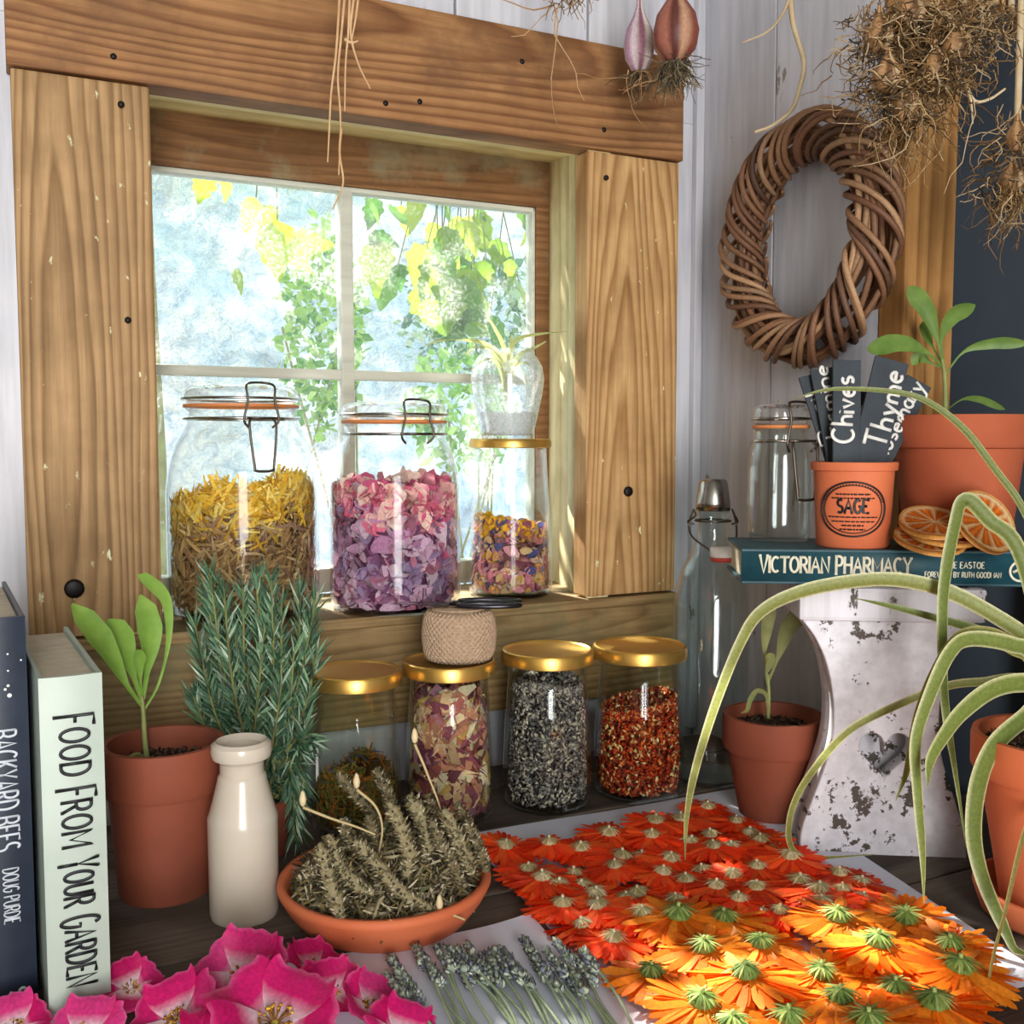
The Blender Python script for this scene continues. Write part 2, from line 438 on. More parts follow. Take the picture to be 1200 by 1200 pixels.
def lettering(mb, text, O, xd, yd, height, length=None, pen=.07, gap=.22, serif=0.0, wob=0.0, tall_first=0.0, narrow=1.0):
    """stroke letters lying in the plane of xd, yd from corner O; length fixes the run"""
    O, xd, yd = (np.asarray(q, float) for q in (O, xd, yd)); nz = np.cross(xd, yd)
    x = 0; strokes = []; rnd = random.Random(len(text) * 13 + 5)
    for i, ch in enumerate(text):
        w, st = GL[ch]; big = 1.0 + (tall_first if (i == 0 or text[i - 1] == ' ') else 0)
        dy = rnd.uniform(-wob, wob)
        for s_ in st:
            strokes.append([(x + a * narrow, dy + b * big - (big - 1) * .5) for a, b in s_])
            if serif:
                for (a, b) in (s_[0], s_[-1]):
                    if b in (0, 1) and len(s_) < 8: strokes.append([(x + a * narrow - serif, dy + b * big - (big - 1) * .5), (x + a * narrow + serif, dy + b * big - (big - 1) * .5)])
        x += w * narrow + gap
    x -= gap; sx = height if length is None else length / x
    for st in strokes:
        P = [O + xd * (a * sx) + yd * (b * height) for a, b in st]
        Q = [P[0]]
        for a, b in zip(P[:-1], P[1:]):
            if np.linalg.norm(b - a) > 1e-7: Q.append(b)
        if len(Q) < 2: continue
        mb.tube(Q, pen * height, 6, flat=(nz, .25))
    return mb

# ------------------------------------------------------------------ the materials of the place
wood('beam_wood', 'a2764c', '774d2c', 'X', (.08, 0, .07), 30, .13, .6, 0, stain='6b4a30')
wood('board_wood', 'b08e64', '84643e', 'Z', (.005, 0, .30), 46, .085, .55, .35)
wood('board_wood_pale', 'c49e6c', '9c7244', 'Z', (.012, 0, -.06), 46, .085, .5, .1)
wood('sill_wood', 'a2865c', '846a44', 'X', (.1, 0, .09), 34, .11, .6, 0, stain='6f6a4a')
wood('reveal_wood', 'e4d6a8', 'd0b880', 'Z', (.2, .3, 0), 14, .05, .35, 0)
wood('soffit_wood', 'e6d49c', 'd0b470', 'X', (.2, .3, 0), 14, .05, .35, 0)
wood('rail_wood', '8a6440', '74502e', 'X', (.1, 0, .06), 26, .16, .7, 0, stain='8a8668')
wood('stud_wood', 'b0824c', '8f6336', 'Z', (.1, .1, 0), 20, .05, .45, 0)
wood('bench_wood', '6a6058', '3c342e', 'X', (.2, .1, .1), 30, .05, .85, 0, rough=.75, stain='4c453f')
painted('white_boards', 'd0d0d6', '8a8276', .36, 'Z', 20)
painted('sash_paint', 'cfd0c0', '8d7a58', .35, 'X', 30)
painted('stool_paint', 'dcd9df', '4a4038', .74, 'Z', 26)
pm('dark_panel', '454e58', '39424c', 6, .6, .1)
pm('floor_boards', '4a4038', '332c26', 8, .8, .2)
pm('room_lining', '9a948a', '857f76', 5, .8, .1)
pm('iron', '2a2826', '1c1a19', 40, .5, .2, .7)
glass('window_glass', (.97, .99, 1, 1), .5, .03, .30)

# ------------------------------------------------------------------ the room
WYP, XW, YF, YWIN, ZS = 1.069, .786, 1.039, 1.22, .182
XL0, XL1, XR0, XR1 = .012, .130, .607, .734
ZB0, ZB1 = .7025, .821
ZCEIL, ZFL = 1.35, -.85
floor = cbox('floor', (-1.4, -1.7, ZFL - .05), (1.0, 1.069, ZFL), 'floor_boards', kind='structure')
ceiling = cbox('ceiling', (-1.4, -1.7, ZCEIL), (1.0, 1.255, ZCEIL + .05), 'room_lining', kind='structure')
cbox('wall_left', (-1.25, -1.7, ZFL), (-1.2, 1.255, ZCEIL), 'room_lining', kind='structure')
wf = thing('wall_front', None, None, (0, -1.65, ZFL), kind='structure')
for lo, hi in (((-1.2, -.03, 0), (-.9, .03, 2.2)), ((.2, -.03, 0), (1.0, .03, 2.2)), ((-.9, -.03, 2.12), (.2, .03, 2.2))):
    cbox('panel', lo, hi, 'room_lining', wf)

# wall with the window: upright painted boards, the outer cladding behind
wb = thing('wall_back', None, None, (0, 0, 0), kind='structure')
seams = [-1.2, -1.035, -.87, -.705, -.54, -.375, -.21, -.045, .12, .29, .4555, .624, XW]
for a, b in zip(seams[:-1], seams[1:]):
    if b <= XL0: rng_z = [(ZFL, ZCEIL)]
    else: rng_z = [(ZFL, .10), (.76, ZCEIL)]
    if b > .75:                                            # beside the frame the board runs through
        cbox('board', (.735, WYP, .10), (b - .0015, WYP + .02, .76), 'white_boards', wb)
    if a < XL0 < b: cbox('board', (a + .0015, WYP, .10), (XL0 + .05, WYP + .02, .76), 'white_boards', wb)
    for z0, z1 in rng_z: cbox('board', (a + .0015, WYP, z0), (b - .0015, WYP + .02, z1), 'white_boards', wb)
for lo, hi in (((-1.2, 1.235, ZFL), (.06, 1.255, ZCEIL)), ((.70, 1.235, ZFL), (1.0, 1.255, ZCEIL)), ((.06, 1.235, ZFL), (.70, 1.255, .10)), ((.06, 1.235, .76), (.70, 1.255, ZCEIL))):
    cbox('cladding', lo, hi, 'room_lining', wb)

# side wall: painted boards up to the stud, a dark painted panel set back beyond it
wr = thing('wall_right', None, None, (0, 0, 0), kind='structure')
YS = Wx(905, 300, XW)[1]
for a, b in ((WYP + .02, YS + .001), (YS - .001, .7685)):
    cbox('board', (XW, b, ZFL), (XW + .02, a, ZCEIL), 'white_boards', wr)
st = cbox('stud', (XW - .001, .735, ZFL), (.852, .768, ZCEIL), 'stud_wood', wr)
cbox('dark_panel', (.92, -1.7, ZFL), (.94, 1.06, ZCEIL), 'dark_panel', wr, label='dark blue-grey painted panel')
cbox('corner_strip', (XW - .012, WYP - .010, 0), (XW - .0005, WYP - .0005, ZCEIL), 'white_boards', wr)

# heavy frame boards round the window
def board(name, lo, hi, mat, **kw): return cbox(name, lo, hi, mat, None, .002, kind='structure', **kw)
beam = board('trim_1', (XL0 - .003, YF - .004, ZB0), (XR1 + .003, WYP - .001, ZB1), 'beam_wood')
lbd = board('trim_2', (XL0, YF, ZS + .002), (XL1, WYP - .001, ZB0 - .0015), 'board_wood')
rbd = board('trim_3', (XR0, YF, ZS + .002), (XR1, WYP - .001, ZB0 - .0015), 'board_wood_pale')
low = board('trim_4', (XL0 - .005, YF - .003, .062), (XR1 + .004, WYP - .001, ZS - .012), 'sill_wood')
def nail(parent, px, py, r=.004, mat='iron', name='nail_head'):
    p = Wy(px, py, YF - .004); q = np.array(parent.location)
    mb = MB(); mb.lathe([(0, .0015), (r * .7, .0013), (r, 0), (r, -.002), (0, -.002)], 14)
    o = obj(name, mb, mat, parent, loc=p - q, rot=(pi / 2, 0, 0))
for px, py in ((133, 66), (452, 121), (492, 119), (612, 72), (708, 152)): nail(beam, px, py, .003)
nail(lbd, 150, 375, .003); nail(lbd, 142, 122, .003); nail(lbd, 87, 690, .009, name='bolt_head')
nail(rbd, 711, 208, .003); nail(rbd, 737, 576, .006, name='bolt_head')
# the sill and the lining of the opening
sill = cbox('trim_5', (XL0 - .002, YF - .006, ZS - .012), (XR1 + .002, YWIN - .002, ZS), 'sill_wood', None, .002, kind='structure')
XRW = float(Wy(640, 400, YWIN)[0]); ZTW = float(Wy(400, 162, YWIN)[2])
def wedge(name, quad, d, mat, parent=None, **kw):
    """a board from four corners, given thickness along d"""
    q = np.array(quad, float); c = q.mean(0); d = np.array(d, float)
    v = np.vstack([q - c, q - c + d])
    return obj(name, MB().add(v, [[0, 1, 2, 3], [7, 6, 5, 4], [0, 4, 5, 1], [1, 5, 6, 2], [2, 6, 7, 3], [3, 7, 4, 0]]), mat, parent, loc=c, smooth=False, **kw)
ym = YF + (YWIN - YF) * .42; xm = XR0 + (XRW - XR0) * .42; zm = ZB0 + (ZTW - ZB0) * .42
rv = thing('trim_6', None, None, (XR0, YF, ZS), kind='structure')
def rel(q): return [np.array(x) - np.array((XR0, YF, ZS)) for x in q]
wedge('reveal_board', rel([(XR0 + .002, WYP - .028, ZS), (xm, ym, ZS), (xm, ym, .80), (XR0 + .002, WYP - .028, .70)]), (.03, 0, 0), 'reveal_wood', rv)
wedge('reveal_board', rel([(xm + .004, ym + .001, ZS), (XRW + .004, YWIN, ZS), (XRW + .004, YWIN, .80), (xm + .004, ym + .001, .80)]), (.03, 0, 0), 'reveal_wood', rv)
wedge('reveal_board', rel([(XL1 - .002, WYP - .028, ZS), (XL1 - .03, YWIN, ZS), (XL1 - .03, YWIN, .80), (XL1 - .002, WYP - .028, .70)]), (-.03, 0, 0), 'reveal_wood', rv)
sf = thing('trim_7', None, None, (XL1, YF, ZB0), kind='structure')
def rel2(q): return [np.array(x) - np.array((XL1, YF, ZB0)) for x in q]
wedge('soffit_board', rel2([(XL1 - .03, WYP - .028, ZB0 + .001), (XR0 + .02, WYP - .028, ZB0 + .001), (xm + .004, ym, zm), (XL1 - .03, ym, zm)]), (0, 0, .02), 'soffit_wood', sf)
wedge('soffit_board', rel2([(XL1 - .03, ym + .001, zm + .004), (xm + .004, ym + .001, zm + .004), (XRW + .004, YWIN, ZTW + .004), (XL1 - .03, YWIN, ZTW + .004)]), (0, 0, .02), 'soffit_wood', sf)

# the sash: top rail, stiles, glazing bars and four panes
win = thing('window_1', 'small four-pane window with brown top rail and pale glazing bars', 'window', (0, YWIN, ZS), kind='structure')
zg = float(Wy(400, 217, YWIN)[2]); xg = float(Wy(629, 300, YWIN)[0]); xm0 = float(Wy(408, 300, YWIN)[0]); zh = float(Wy(380, 438, YWIN)[2])
xgl = XL1 - .005
def wbox(name, x0, x1, z0, z1, mat, y0=0.0, y1=.03, bev=.002): return cbox(name, (x0, y0, z0 - ZS), (x1, y1, z1 - ZS), mat, win, bev)
wbox('top_rail', xgl - .03, XRW + .01, zg, ZTW + .01, 'rail_wood')
wbox('stile', xg, XRW + .02, ZS, ZTW, 'rail_wood', .001, .029)
wbox('stile', xgl - .04, xgl, ZS, ZTW, 'rail_wood', .001, .029)
wbox('bottom_rail', xgl, xg, ZS + .0005, ZS + .03, 'sash_paint', .001, .03)
wbox('glazing_bar', xm0 - .008, xm0 + .008, ZS + .03, zg, 'sash_paint', .004, .026)
wbox('glazing_bar', xgl, xg, zh - .006, zh + .006, 'sash_paint', .006, .024)
wbox('putty_line', xgl, xg, zg - .006, zg, 'sash_paint', .004, .024); wbox('putty_line', xg - .005, xg, ZS + .03, zg, 'sash_paint', .004, .024)
for x0, x1 in ((xgl, xm0), (xm0, xg)):
    for z0, z1 in ((ZS + .02, zh), (zh, zg)):
        wbox('pane', x0, x1, z0, z1, 'window_glass', .013, .016, 0)

# iron ring on the lower board
p = Wy(245, 808, YF - .006)
mb = MB(); mb.tube([(.010 * cos(a), 0, .013 * sin(a)) for a in np.linspace(0, 2 * pi, 24, endpoint=False)], .0022, 6, closed=True)
obj('iron_ring', mb, 'iron', low, loc=p - np.array(low.location) + np.array((0, .001, 0)))

# ------------------------------------------------------------------ outside the window
def bump_stone():
    s = NT('garden_stone'); v = s.coords()
    a = s.noise(v, 5, 6, .65); b = s.noise(v, 26, 5, .7, .6)
    col = s.ramp(b, [(.30, hx('a3b3c4')), (.42, hx('d4dee8')), (.6, hx('fdfdf8')), (.75, hx('c0ccd0'))])
    col = s.mix(s.ramp(a, [(.42, (0, 0, 0, 1)), (.6, (.7, .7, .7, 1))]), col, hx('9fc0d8'))
    s.set(.9, 0, .2, col); s.bump(b, .8, .03)
bump_stone()
mb = MB(); nx, nz = 90, 50
X, Z = np.meshgrid(np.linspace(-1.6, 4.2, nx), np.linspace(-.9, 1.27, nz))
Yg = 2.7 + .05 * np.sin(X * 9 + np.sin(Z * 7) * 2) * np.cos(Z * 11 + X * 3) + RNG.normal(0, .018, X.shape)
V = np.stack([X, Yg, Z], -1).reshape(-1, 3)
mb.add(np.vstack([V, V + (0, .35, 0)]), np.array([[i * nx + j, i * nx + j + 1, (i + 1) * nx + j + 1, (i + 1) * nx + j] for i in range(nz - 1) for j in range(nx - 1)]))
n0 = (nz - 1) * nx
mb.F += [[n0 + j, n0 + j + 1, n0 + j + 1 + nx * nz, n0 + j + nx * nz] for j in range(nx - 1)]
obj('garden_wall', mb, 'garden_stone', kind='structure')
pm('gravel', 'e4e2da', 'b9bcc0', 60, .95, .6)
cbox('ground', (-3, 1.26, -.96), (6, 7, -.9), 'gravel', kind='structure')

vc('leaf_lit', .5, .55, .3)
def leaf_shape(L, Wd, lobes=True):
    """broad garden leaf in the xy plane, stalk at the origin, tip along +x"""
    n = 14; t = np.linspace(0, 1, n)
    w = Wd * (np.sin(pi * t ** .62) ** .8) * (1 - .25 * t)
    if lobes: w *= 1 + .16 * np.sin(t * 22)
    P = np.stack([t * L, 0 * t, .1 * L * np.sin(t * pi) - .12 * L * t * t], 1)
    return P, np.maximum(w, .0004)
def vine(name, label, px_list, group, y_rng, size, cols, seed, stem_top):
    rd = random.Random(seed)
    root = thing(name, label, 'plant', stem_top, group=group)
    R0 = np.array(stem_top); ends = []
    for px, py, k in px_list:
        y = rd.uniform(*y_rng); p = Wy(px, py, y); ends.append(p)
        L = size * k; P, w = leaf_shape(L, L * .36)
        mb = MB(); c = hx(rd.choice(cols)); mb.ribbon(P, w, (0, 1, 0), .25, c)
        q = Quaternion((0, 0, 1), rd.uniform(-.6, .6)) @ Quaternion((0, 1, 0), rd.uniform(.6, 1.5)) @ Quaternion((1, 0, 0), rd.uniform(.6, 2.4) * rd.choice((-1, 1)))
        q = Quaternion((0, 1, 0), rd.uniform(-.9, .9)) @ q
        o = obj('leaf', mb, 'leaf_lit', root, loc=p - R0); o.rotation_mode = 'QUATERNION'; o.rotation_quaternion = q
    ms = MB(); prev = np.zeros(3)
    for i in range(0, len(ends), 3):
        for e in ends[i:i + 1]:
            e = e - R0; mid = e * .5 + np.array((rd.uniform(-.05, .05), 0, .08))
            ms.tube(smooth_path([(0, 0, 0), mid, e], 8), .0010, 5)
    obj('stem', ms, 'vine_stem', root); return root
pm('vine_stem', '6a6038', '7f8448', 20, .7, .2)
rd = random.Random(3)
lv = [(325, 258, 1.3), (312, 262, 1.2), (335, 290, 1.1), (300, 232, .9), (318, 240, .8), (245, 200, .8), (265, 205, .6), (340, 300, .7), (275, 315, .6)]
vine('climbing_plant', 'sparse sunlit climber leaves hanging outside the upper left pane', lv, None, (1.36, 1.44), .062, ['a8bc30', '98b030', '86a030', 'b8c440'], 1, (.36, 1.42, 1.02))
lv2 = [(rd.gauss(540, 45), rd.uniform(225, 350), rd.uniform(.6, 1.3)) for _ in range(46)] + [(440, 232, .8), (455, 245, .9), (470, 240, .8), (520, 365, 1.3), (565, 345, 1.2), (575, 370, 1), (505, 380, .9), (600, 300, 1), (608, 330, .9), (430, 228, .7)]
vine('climbing_plant', 'dense cluster of bright climber leaves hanging outside the upper right pane', lv2, None, (1.36, 1.6), .066, ['7a9c30', '5f8a34', '8fac38', '4a7a30', '9cb040', '6c9840'], 2, (.66, 1.46, 1.05))
# low shrubs against the garden wall
tq = [(0, 0, 0), (.5, -.3, .05), (1, 0, 0), (.5, .3, .05)]; tf4 = [[0, 1, 2, 3]]
def shrub(name, label, px, py, y, r, n, cols, seed):
    g = np.random.default_rng(seed); c = Wy(px, py, y)
    u = g.normal(size=(n, 3)); u /= np.linalg.norm(u, axis=1, keepdims=True); p = u * (g.uniform(.3, 1, n) ** .5)[:, None] * np.array(r)
    col = np.array([hx(cols[i])[:3] for i in g.integers(0, len(cols), n)])
    root = thing(name, label, 'plant', (c[0], c[1], -.9))
    mb = MB(); mb.scatter(tq, tf4, p + np.array((0, 0, c[2] + .9)), rand_rot(n, g), g.uniform(.018, .045, n), col)
    obj('foliage', mb, 'leaf_lit', root, kind='stuff')
    ms = MB()
    for k in range(3): ms.tube(smooth_path([(g.normal(0, .03), 0, 0), (g.normal(0, .06), 0, (c[2] + .9) * .5), (g.normal(0, .08), 0, c[2] + .9)], 6), .003, 5)
    obj('stem', ms, 'vine_stem', root)
shrub('garden_shrub', 'small-leaved green shrub by the garden wall behind the window crossing', 378, 385, 2.35, (.10, .12, .26), 700, ['7fae4a', '98bf5c', '5f9440', 'a9c96a'], 4)
shrub('garden_shrub', 'low loose green shrub by the garden wall behind the vase', 540, 480, 2.2, (.14, .08, .16), 420, ['8fbf5a', 'b2d27a', '6fa34a'], 5)
shrub('garden_shrub', 'grey-green shrub by the garden wall below the climber leaves', 560, 375, 2.52, (.22, .06, .2), 700, ['7fa37a', 'a5bf95', '5f8a6a', 'cfdcc0'], 6)

# unseen leafy bough added to block the sun, gaps left for chosen patches
SD = np.array(SUN_DIR); g = np.random.default_rng(77); YB = 2.36
gaps = [(T(868, 1148, .014), .014), (T(905, 1176, .014), .010), (T(1028, 1112, .016), .012), (np.array((.345, 1.075, ZS)), .035), (np.array((.49, 1.07, ZS)), .035), (np.array((.575, 1.06, ZS)), .02)]
gaps += [(Wy(px_, py_, 1.42), .035) for px_, py_ in ((325, 275), (300, 235), (245, 205), (450, 240), (520, 300), (560, 350), (500, 370), (590, 300))]
gp = [(q - SD * ((q[1] - YB) / SD[1]), r) for q, r in gaps]
pos = []
for x in np.arange(-.15, .85, .020):
    for z in np.arange(.98, 1.95, .020):
        p = np.array((x + g.normal(0, .006), YB + g.uniform(-.05, .05), z + g.normal(0, .006)))
        if all((p[0] - q[0]) ** 2 + (p[2] - q[2]) ** 2 > (r + .025) ** 2 for q, r in gp): pos.append(p)
pos = np.array(pos); n = len(pos); pos = pos[pos[:, 2] > .37 + .315 * YB]; n = len(pos)
pal = np.array([hx(c_)[:3] for c_ in ('7fae4a', '98bf5c', '5f9440', 'a9c96a')])
bough = thing('added_sun_screen_bough', 'unseen leafy bough added above the window view to screen the sun', 'plant', (.3, YB + .15, -.9))
ob = np.array(bough.location)
dv = g.normal(0, 1, (n, 3)); dv[:, 1] *= .25; nv = np.tile((0, -1., .5), (n, 1)) + g.normal(0, .25, (n, 3))
mb = MB(); mb.scatter([(-.5, 0, 0), (-.2, -.42, .03), (.25, -.36, .03), (.5, 0, 0), (.25, .36, .03), (-.2, .42, .03)], [[0, 1, 2, 3, 4, 5]], pos - ob, frames(dv, nv), g.uniform(.042, .052, n), pal[g.integers(0, 4, n)])
obj('foliage', mb, 'leaf_lit', bough, kind='stuff')
ms = MB(); ms.tube(smooth_path([(0, 0, 0), (.02, .02, 1.0), (0, 0, 2.0), (.1, -.1, 2.5), (.4, -.1, 2.75)], 8), .018, 8); ms.tube(smooth_path([(0, 0, 2.0), (-.15, -.1, 2.3), (-.4, -.1, 2.5)], 8), .012, 7); obj('trunk', ms, 'vine_stem', bough)

# ------------------------------------------------------------------ the bench
bench = thing('workbench', 'weathered dark grey plank workbench under the window', 'table', (0.1, .65, ZFL))
bz = -ZFL
ys = [.22, .345, .472, .60, .735, .86, .965, 1.036]
for a, b in zip(ys[:-1], ys[1:]):
    x1 = .918 if b <= .7355 else XW - .002
    cbox('plank', (-.62 - .1, a + .0015 - .65, bz - .028), (x1 - .1, b - .0015 - .65, bz), 'bench_wood', bench, .002)
for x in (-.62, .66):
    for y in (-.38, .33): cbox('leg', (x, y, 0), (x + .06, y + .05, bz - .078), 'bench_wood', bench)
for y in (-.385, .32): cbox('rail', (-.66, y, bz - .078), (.735 if y < 0 else .68, y + .05, bz - .0285), 'bench_wood', bench)

# ------------------------------------------------------------------ jars and bottles
glass('jar_glass', (.985, .995, .99, 1), .75, .012, 0, .015, 3.2)
glass('bottle_glass', (.93, .96, .95, 1), .7, .03, 0, .02, 2.6)
glass('lid_glass', (.97, .985, .98, 1), .85, .05, .28, .03, 2.4)
glass('vase_glass', (.97, .99, 1, 1), .85, .04, .6, .05, 2.2)
glass('green_glass', (.96, .975, .95, 1), .7, .018, 0, .02, 3.0)
pm('gold_lid', 'dcb462', 'cda04c', 12, .33, .05, .85)
pm('steel', 'b9b6b0', '8f8c86', 30, .25, .05, 1)
pm('dark_wire', '6a5f55', '4a423b', 40, .35, .05, .9)
pm('rubber_ring', 'd98a55', 'c87840', 30, .6, .05)
vc('dried_matter', .8, .25, .2)
vc('dried_seeds', .75, 0, .25)

def shell(pr, t=.0022):
    """close an outer profile (base first) with an inner wall"""
    inner = [(max(r - t, 0.0), z) for r, z in pr if z > t * 1.5][::-1]
    return [(0, pr[0][1])] + pr + inner + [(inner[-1][0] * .9, pr[0][1] + t * 2), (0, pr[0][1] + t * 2)]
def rad_at(pr, z):
    zs = [q[1] for q in pr]; rs = [q[0] for q in pr]
    return np.interp(z, zs, rs)
PETAL_T = [(-.5, 0, .12), (-.28, -.2, .10), (.08, -.34, .16), (.4, -.22, .2), (.5, 0, .10), (.4, .22, .22), (.08, .34, .16), (-.28, .2, .10), (0, 0, -.02)]; PETAL_F = [[0, 1, 8], [1, 2, 8], [2, 3, 8], [3, 4, 8], [4, 5, 8], [5, 6, 8], [6, 7, 8], [7, 0, 8]]
CURL_T = [(-.5, -.12, .0), (-.2, -.17, .16), (.15, -.15, .18), (.5, -.05, .02), (.5, .05, .06), (.15, .15, .26), (-.2, .17, .22), (-.5, .12, .06)]; CURL_F = [[0, 1, 6, 7], [1, 2, 5, 6], [2, 3, 4, 5]]
STRAND_T = [(-.5, -.05, 0), (0, -.06, .12), (.5, -.02, .02), (.5, .02, .02), (0, .06, .12), (-.5, .05, 0)]; STRAND_F = [[0, 1, 4, 5], [1, 2, 3, 4]]
GRAIN_T = [(-.5, 0, 0), (0, .22, .1), (0, -.22, .1), (0, 0, -.22), (.5, 0, 0)]; GRAIN_F = [[0, 2, 1], [0, 3, 2], [0, 1, 3], [4, 1, 2], [4, 2, 3], [4, 3, 1]]
def fill(pr, ztop, n, tmpl, size, colf, seed, jit=.45, core='5a4630', shell_in=.80, flatten=1.0, t=.003, inset=.10):
    """loose dried matter filling a jar up to ztop(angle, r/R)"""
    g = np.random.default_rng(seed); z0 = pr[0][1] + .008; zmax = max(ztop(a, q) for a in np.linspace(0, 6.28, 24) for q in (0, .5, 1))
    mb = MB()
    cp = [(0, z0)] + [(max(rad_at(pr, z) - t - .006, .004) * .93, z) for z in np.linspace(z0, zmax, 12)]
    v0 = mb.n; mb.lathe(cp + [(0, zmax)], 28, col=hx(core))
    # press the top of the core under the surface
    Vc = mb.V[-1]; a = np.arctan2(Vc[:, 1], Vc[:, 0]); rr = np.hypot(Vc[:, 0], Vc[:, 1]) / (rad_at(pr, zmax * .5) + 1e-9)
    lim = np.array([ztop(x, min(q, 1)) for x, q in zip(a, rr)]) - size[0] * .5
    Vc[:, 2] = np.minimum(Vc[:, 2], lim)
    m = n * 2; ang = g.uniform(-pi, pi, m); q = np.where(g.random(m) < .7, g.uniform(shell_in, 1, m), np.sqrt(g.random(m)))
    zt = np.array([ztop(x, y) for x, y in zip(ang, q)])
    z = np.where(g.random(m) < .72, z0 + g.random(m) * (zt - z0), zt - g.random(m) * size[1] * .8)
    keep = np.arange(m)[:n]; ang, q, z, zt = ang[keep], q[keep], z[keep], zt[keep]
    L = g.uniform(size[0], size[1], n); R = (rad_at(pr, z) - t - .0015 - L * inset) * q
    rad = np.stack([np.cos(ang), np.sin(ang), 0 * ang], 1); tan = np.stack([-np.sin(ang), np.cos(ang), 0 * ang], 1)
    pos = rad * R[:, None] + np.stack([0 * z, 0 * z, z], 1)
    ph = g.uniform(-pi, pi, n) * flatten
    d = tan * np.cos(ph)[:, None] + np.array((0, 0, 1.0)) * np.sin(ph)[:, None] + g.normal(0, jit * .35, (n, 3))
    nr = rad + g.normal(0, jit, (n, 3)); top = (zt - z) < size[1]; nr[top] += np.array((0, 0, 1.2))
    Rm = frames(d, nr)
    # keep the pieces inside the wall
    fr = (z - z0) / (zt - z0 + 1e-9)
    col = colf(fr, ang, g)
    mb.scatter(tmpl[0], tmpl[1], pos, Rm, L, col)
    V = mb.V[-1]; rr = np.hypot(V[:, 0], V[:, 1]); lim = rad_at(pr, V[:, 2]) - t
    k = np.minimum(1, lim / np.maximum(rr, 1e-9)); V[:, :2] *= k[:, None]; V[:, 2] = np.maximum(V[:, 2], pr[0][1] + t * 2.2)
    return mb
def pick(pal, wts=None):
    P = np.array([hx(c)[:3] for c in pal])
    def f(fr, ang, g):
        return P[g.choice(len(pal), len(fr), p=wts)] * g.uniform(.7, 1.25, (len(fr), 1))
    return f

def clip_parts(root, c, m, zt, r, py_scale=1.0, front=0.0, hang=True, lidh=.02):
    """glass lid, seal, wire bands and the bail of a preserving jar; front = angle of the clasp"""
    mb = MB(); mb.lathe([(0, zt + .003), (r * .9, zt + .003), (r * 1.02, zt + .006), (r * 1.05, zt + .012), (r * 1.02, zt + .018), (r * .92, zt + .022), (r * .7, zt + .019), (0, zt + .019)], 48)
    obj('glass_lid', mb, 'lid_glass', root)
    mb = MB(); mb.lathe([(r * .9, zt), (r * 1.05, zt), (r * 1.05, zt + .003), (r * .9, zt + .003), (r * .9, zt)], 48); obj('rubber_seal', mb, 'rubber_ring', root)
    for dz, k in ((.009, 1.065), (-.012, 1.045)):
        mb = MB(); mb.tube([(r * k * cos(a), r * k * sin(a), zt + dz) for a in np.linspace(0, 2 * pi, 48, endpoint=False)], .0015, 6, closed=True)
        obj('wire_band', mb, 'steel', root)
    # clasp: two bent loops
    d = np.array((cos(front), sin(front), 0)); s_ = np.array((-sin(front), cos(front), 0)); up = np.array((0, 0, 1.0))
    q = d * r * 1.10; w = .0165
    def L(a, b, o=0.0): return q + s_ * (a * w) + up * (zt + b) + d * o
    mb = MB(); mb.tube(smooth_path([L(-.75, -.022), L(-1.1, -.014, .004), L(-.85, .006, .004), L(-.9, .020, .002), L(-.5, .024, -.004), L(.5, .024, -.004), L(.9, .020, .002), L(.85, .006, .004), L(1.1, -.014, .004), L(.75, -.022)], 5), .0013, 6)
    mb.tube([L(-.9, -.012, .004), L(.9, -.012, .004)], .0013, 6)
    obj('clasp', mb, 'dark_wire', root)
    if hang:
        mb = MB(); mb.tube(smooth_path([L(-.7, -.012, .004), L(-.85, -.022, .008), L(-.62, -.060, .010), L(-.5, -.066, .010), L(.5, -.066, .010), L(.62, -.060, .010), L(.85, -.022, .008), L(.7, -.012, .004)], 5), .0014, 6)
        obj('lever', mb, 'dark_wire', root)

def jar_thing(name, label, c, rows, mat='jar_glass', cat='jar', t=.0022, n=56):
    pr = prof(c, rows)
    pr = [(pr[0][0], 0.0)] + [(r, max(z, .003)) for r, z in pr[1:]]
    root = thing(name, label, cat, c)
    obj('glass_body', MB().lathe(shell(pr, t), n), mat, root)
    return root, pr
front = atan2(-HV[1], -HV[0])                 # towards the viewer

# --- three jars on the sill
cA, m = base(288, 730, 80, ZS)
A, prA = jar_thing('preserving_jar', 'largest clip-top glass jar on the sill, filled with yellow and straw-brown petals', cA, [(74, 730), (83, 712), (86, 690), (86, 575), (83, 548), (76, 522), (66, 504), (62, 495), (62, 478)])
clip_parts(A, cA, m, prA[-1][1], 62 * m, front=front + .55)
hA = zat(560, cA) - ZS; hA0 = zat(600, cA) - ZS
ztA = lambda a, q: hA0 + (hA - hA0) * (.55 + .45 * cos(a - front - 1.0) * q) + .006 * sin(a * 5)
def colA(fr, ang, g):
    n = len(fr); y = np.array([hx(c)[:3] for c in ('e9b93a', 'f0c850', 'd9a02c', 'f2d878')]); b = np.array([hx(c)[:3] for c in ('b08a58', 'c8a26c', '94704a', 'd6b888', '9a7660', 'ba945c')])
    k = (fr + g.normal(0, .09, n) + .06 * np.sin(ang * 3)) > .70
    o = np.where(k[:, None], y[g.integers(0, 4, n)], b[g.integers(0, 6, n)]); return o * g.uniform(.75, 1.2, (n, 1))
obj('dried_marigold_petals', fill(prA, ztA, 6500, (STRAND_T, STRAND_F), (.018, .034), colA, 11, .6, '6a4c2c'), 'dried_matter', loc=cA, kind='stuff', label='yellow and brown dried marigold petals filling the largest clip-top jar', cat='petals')

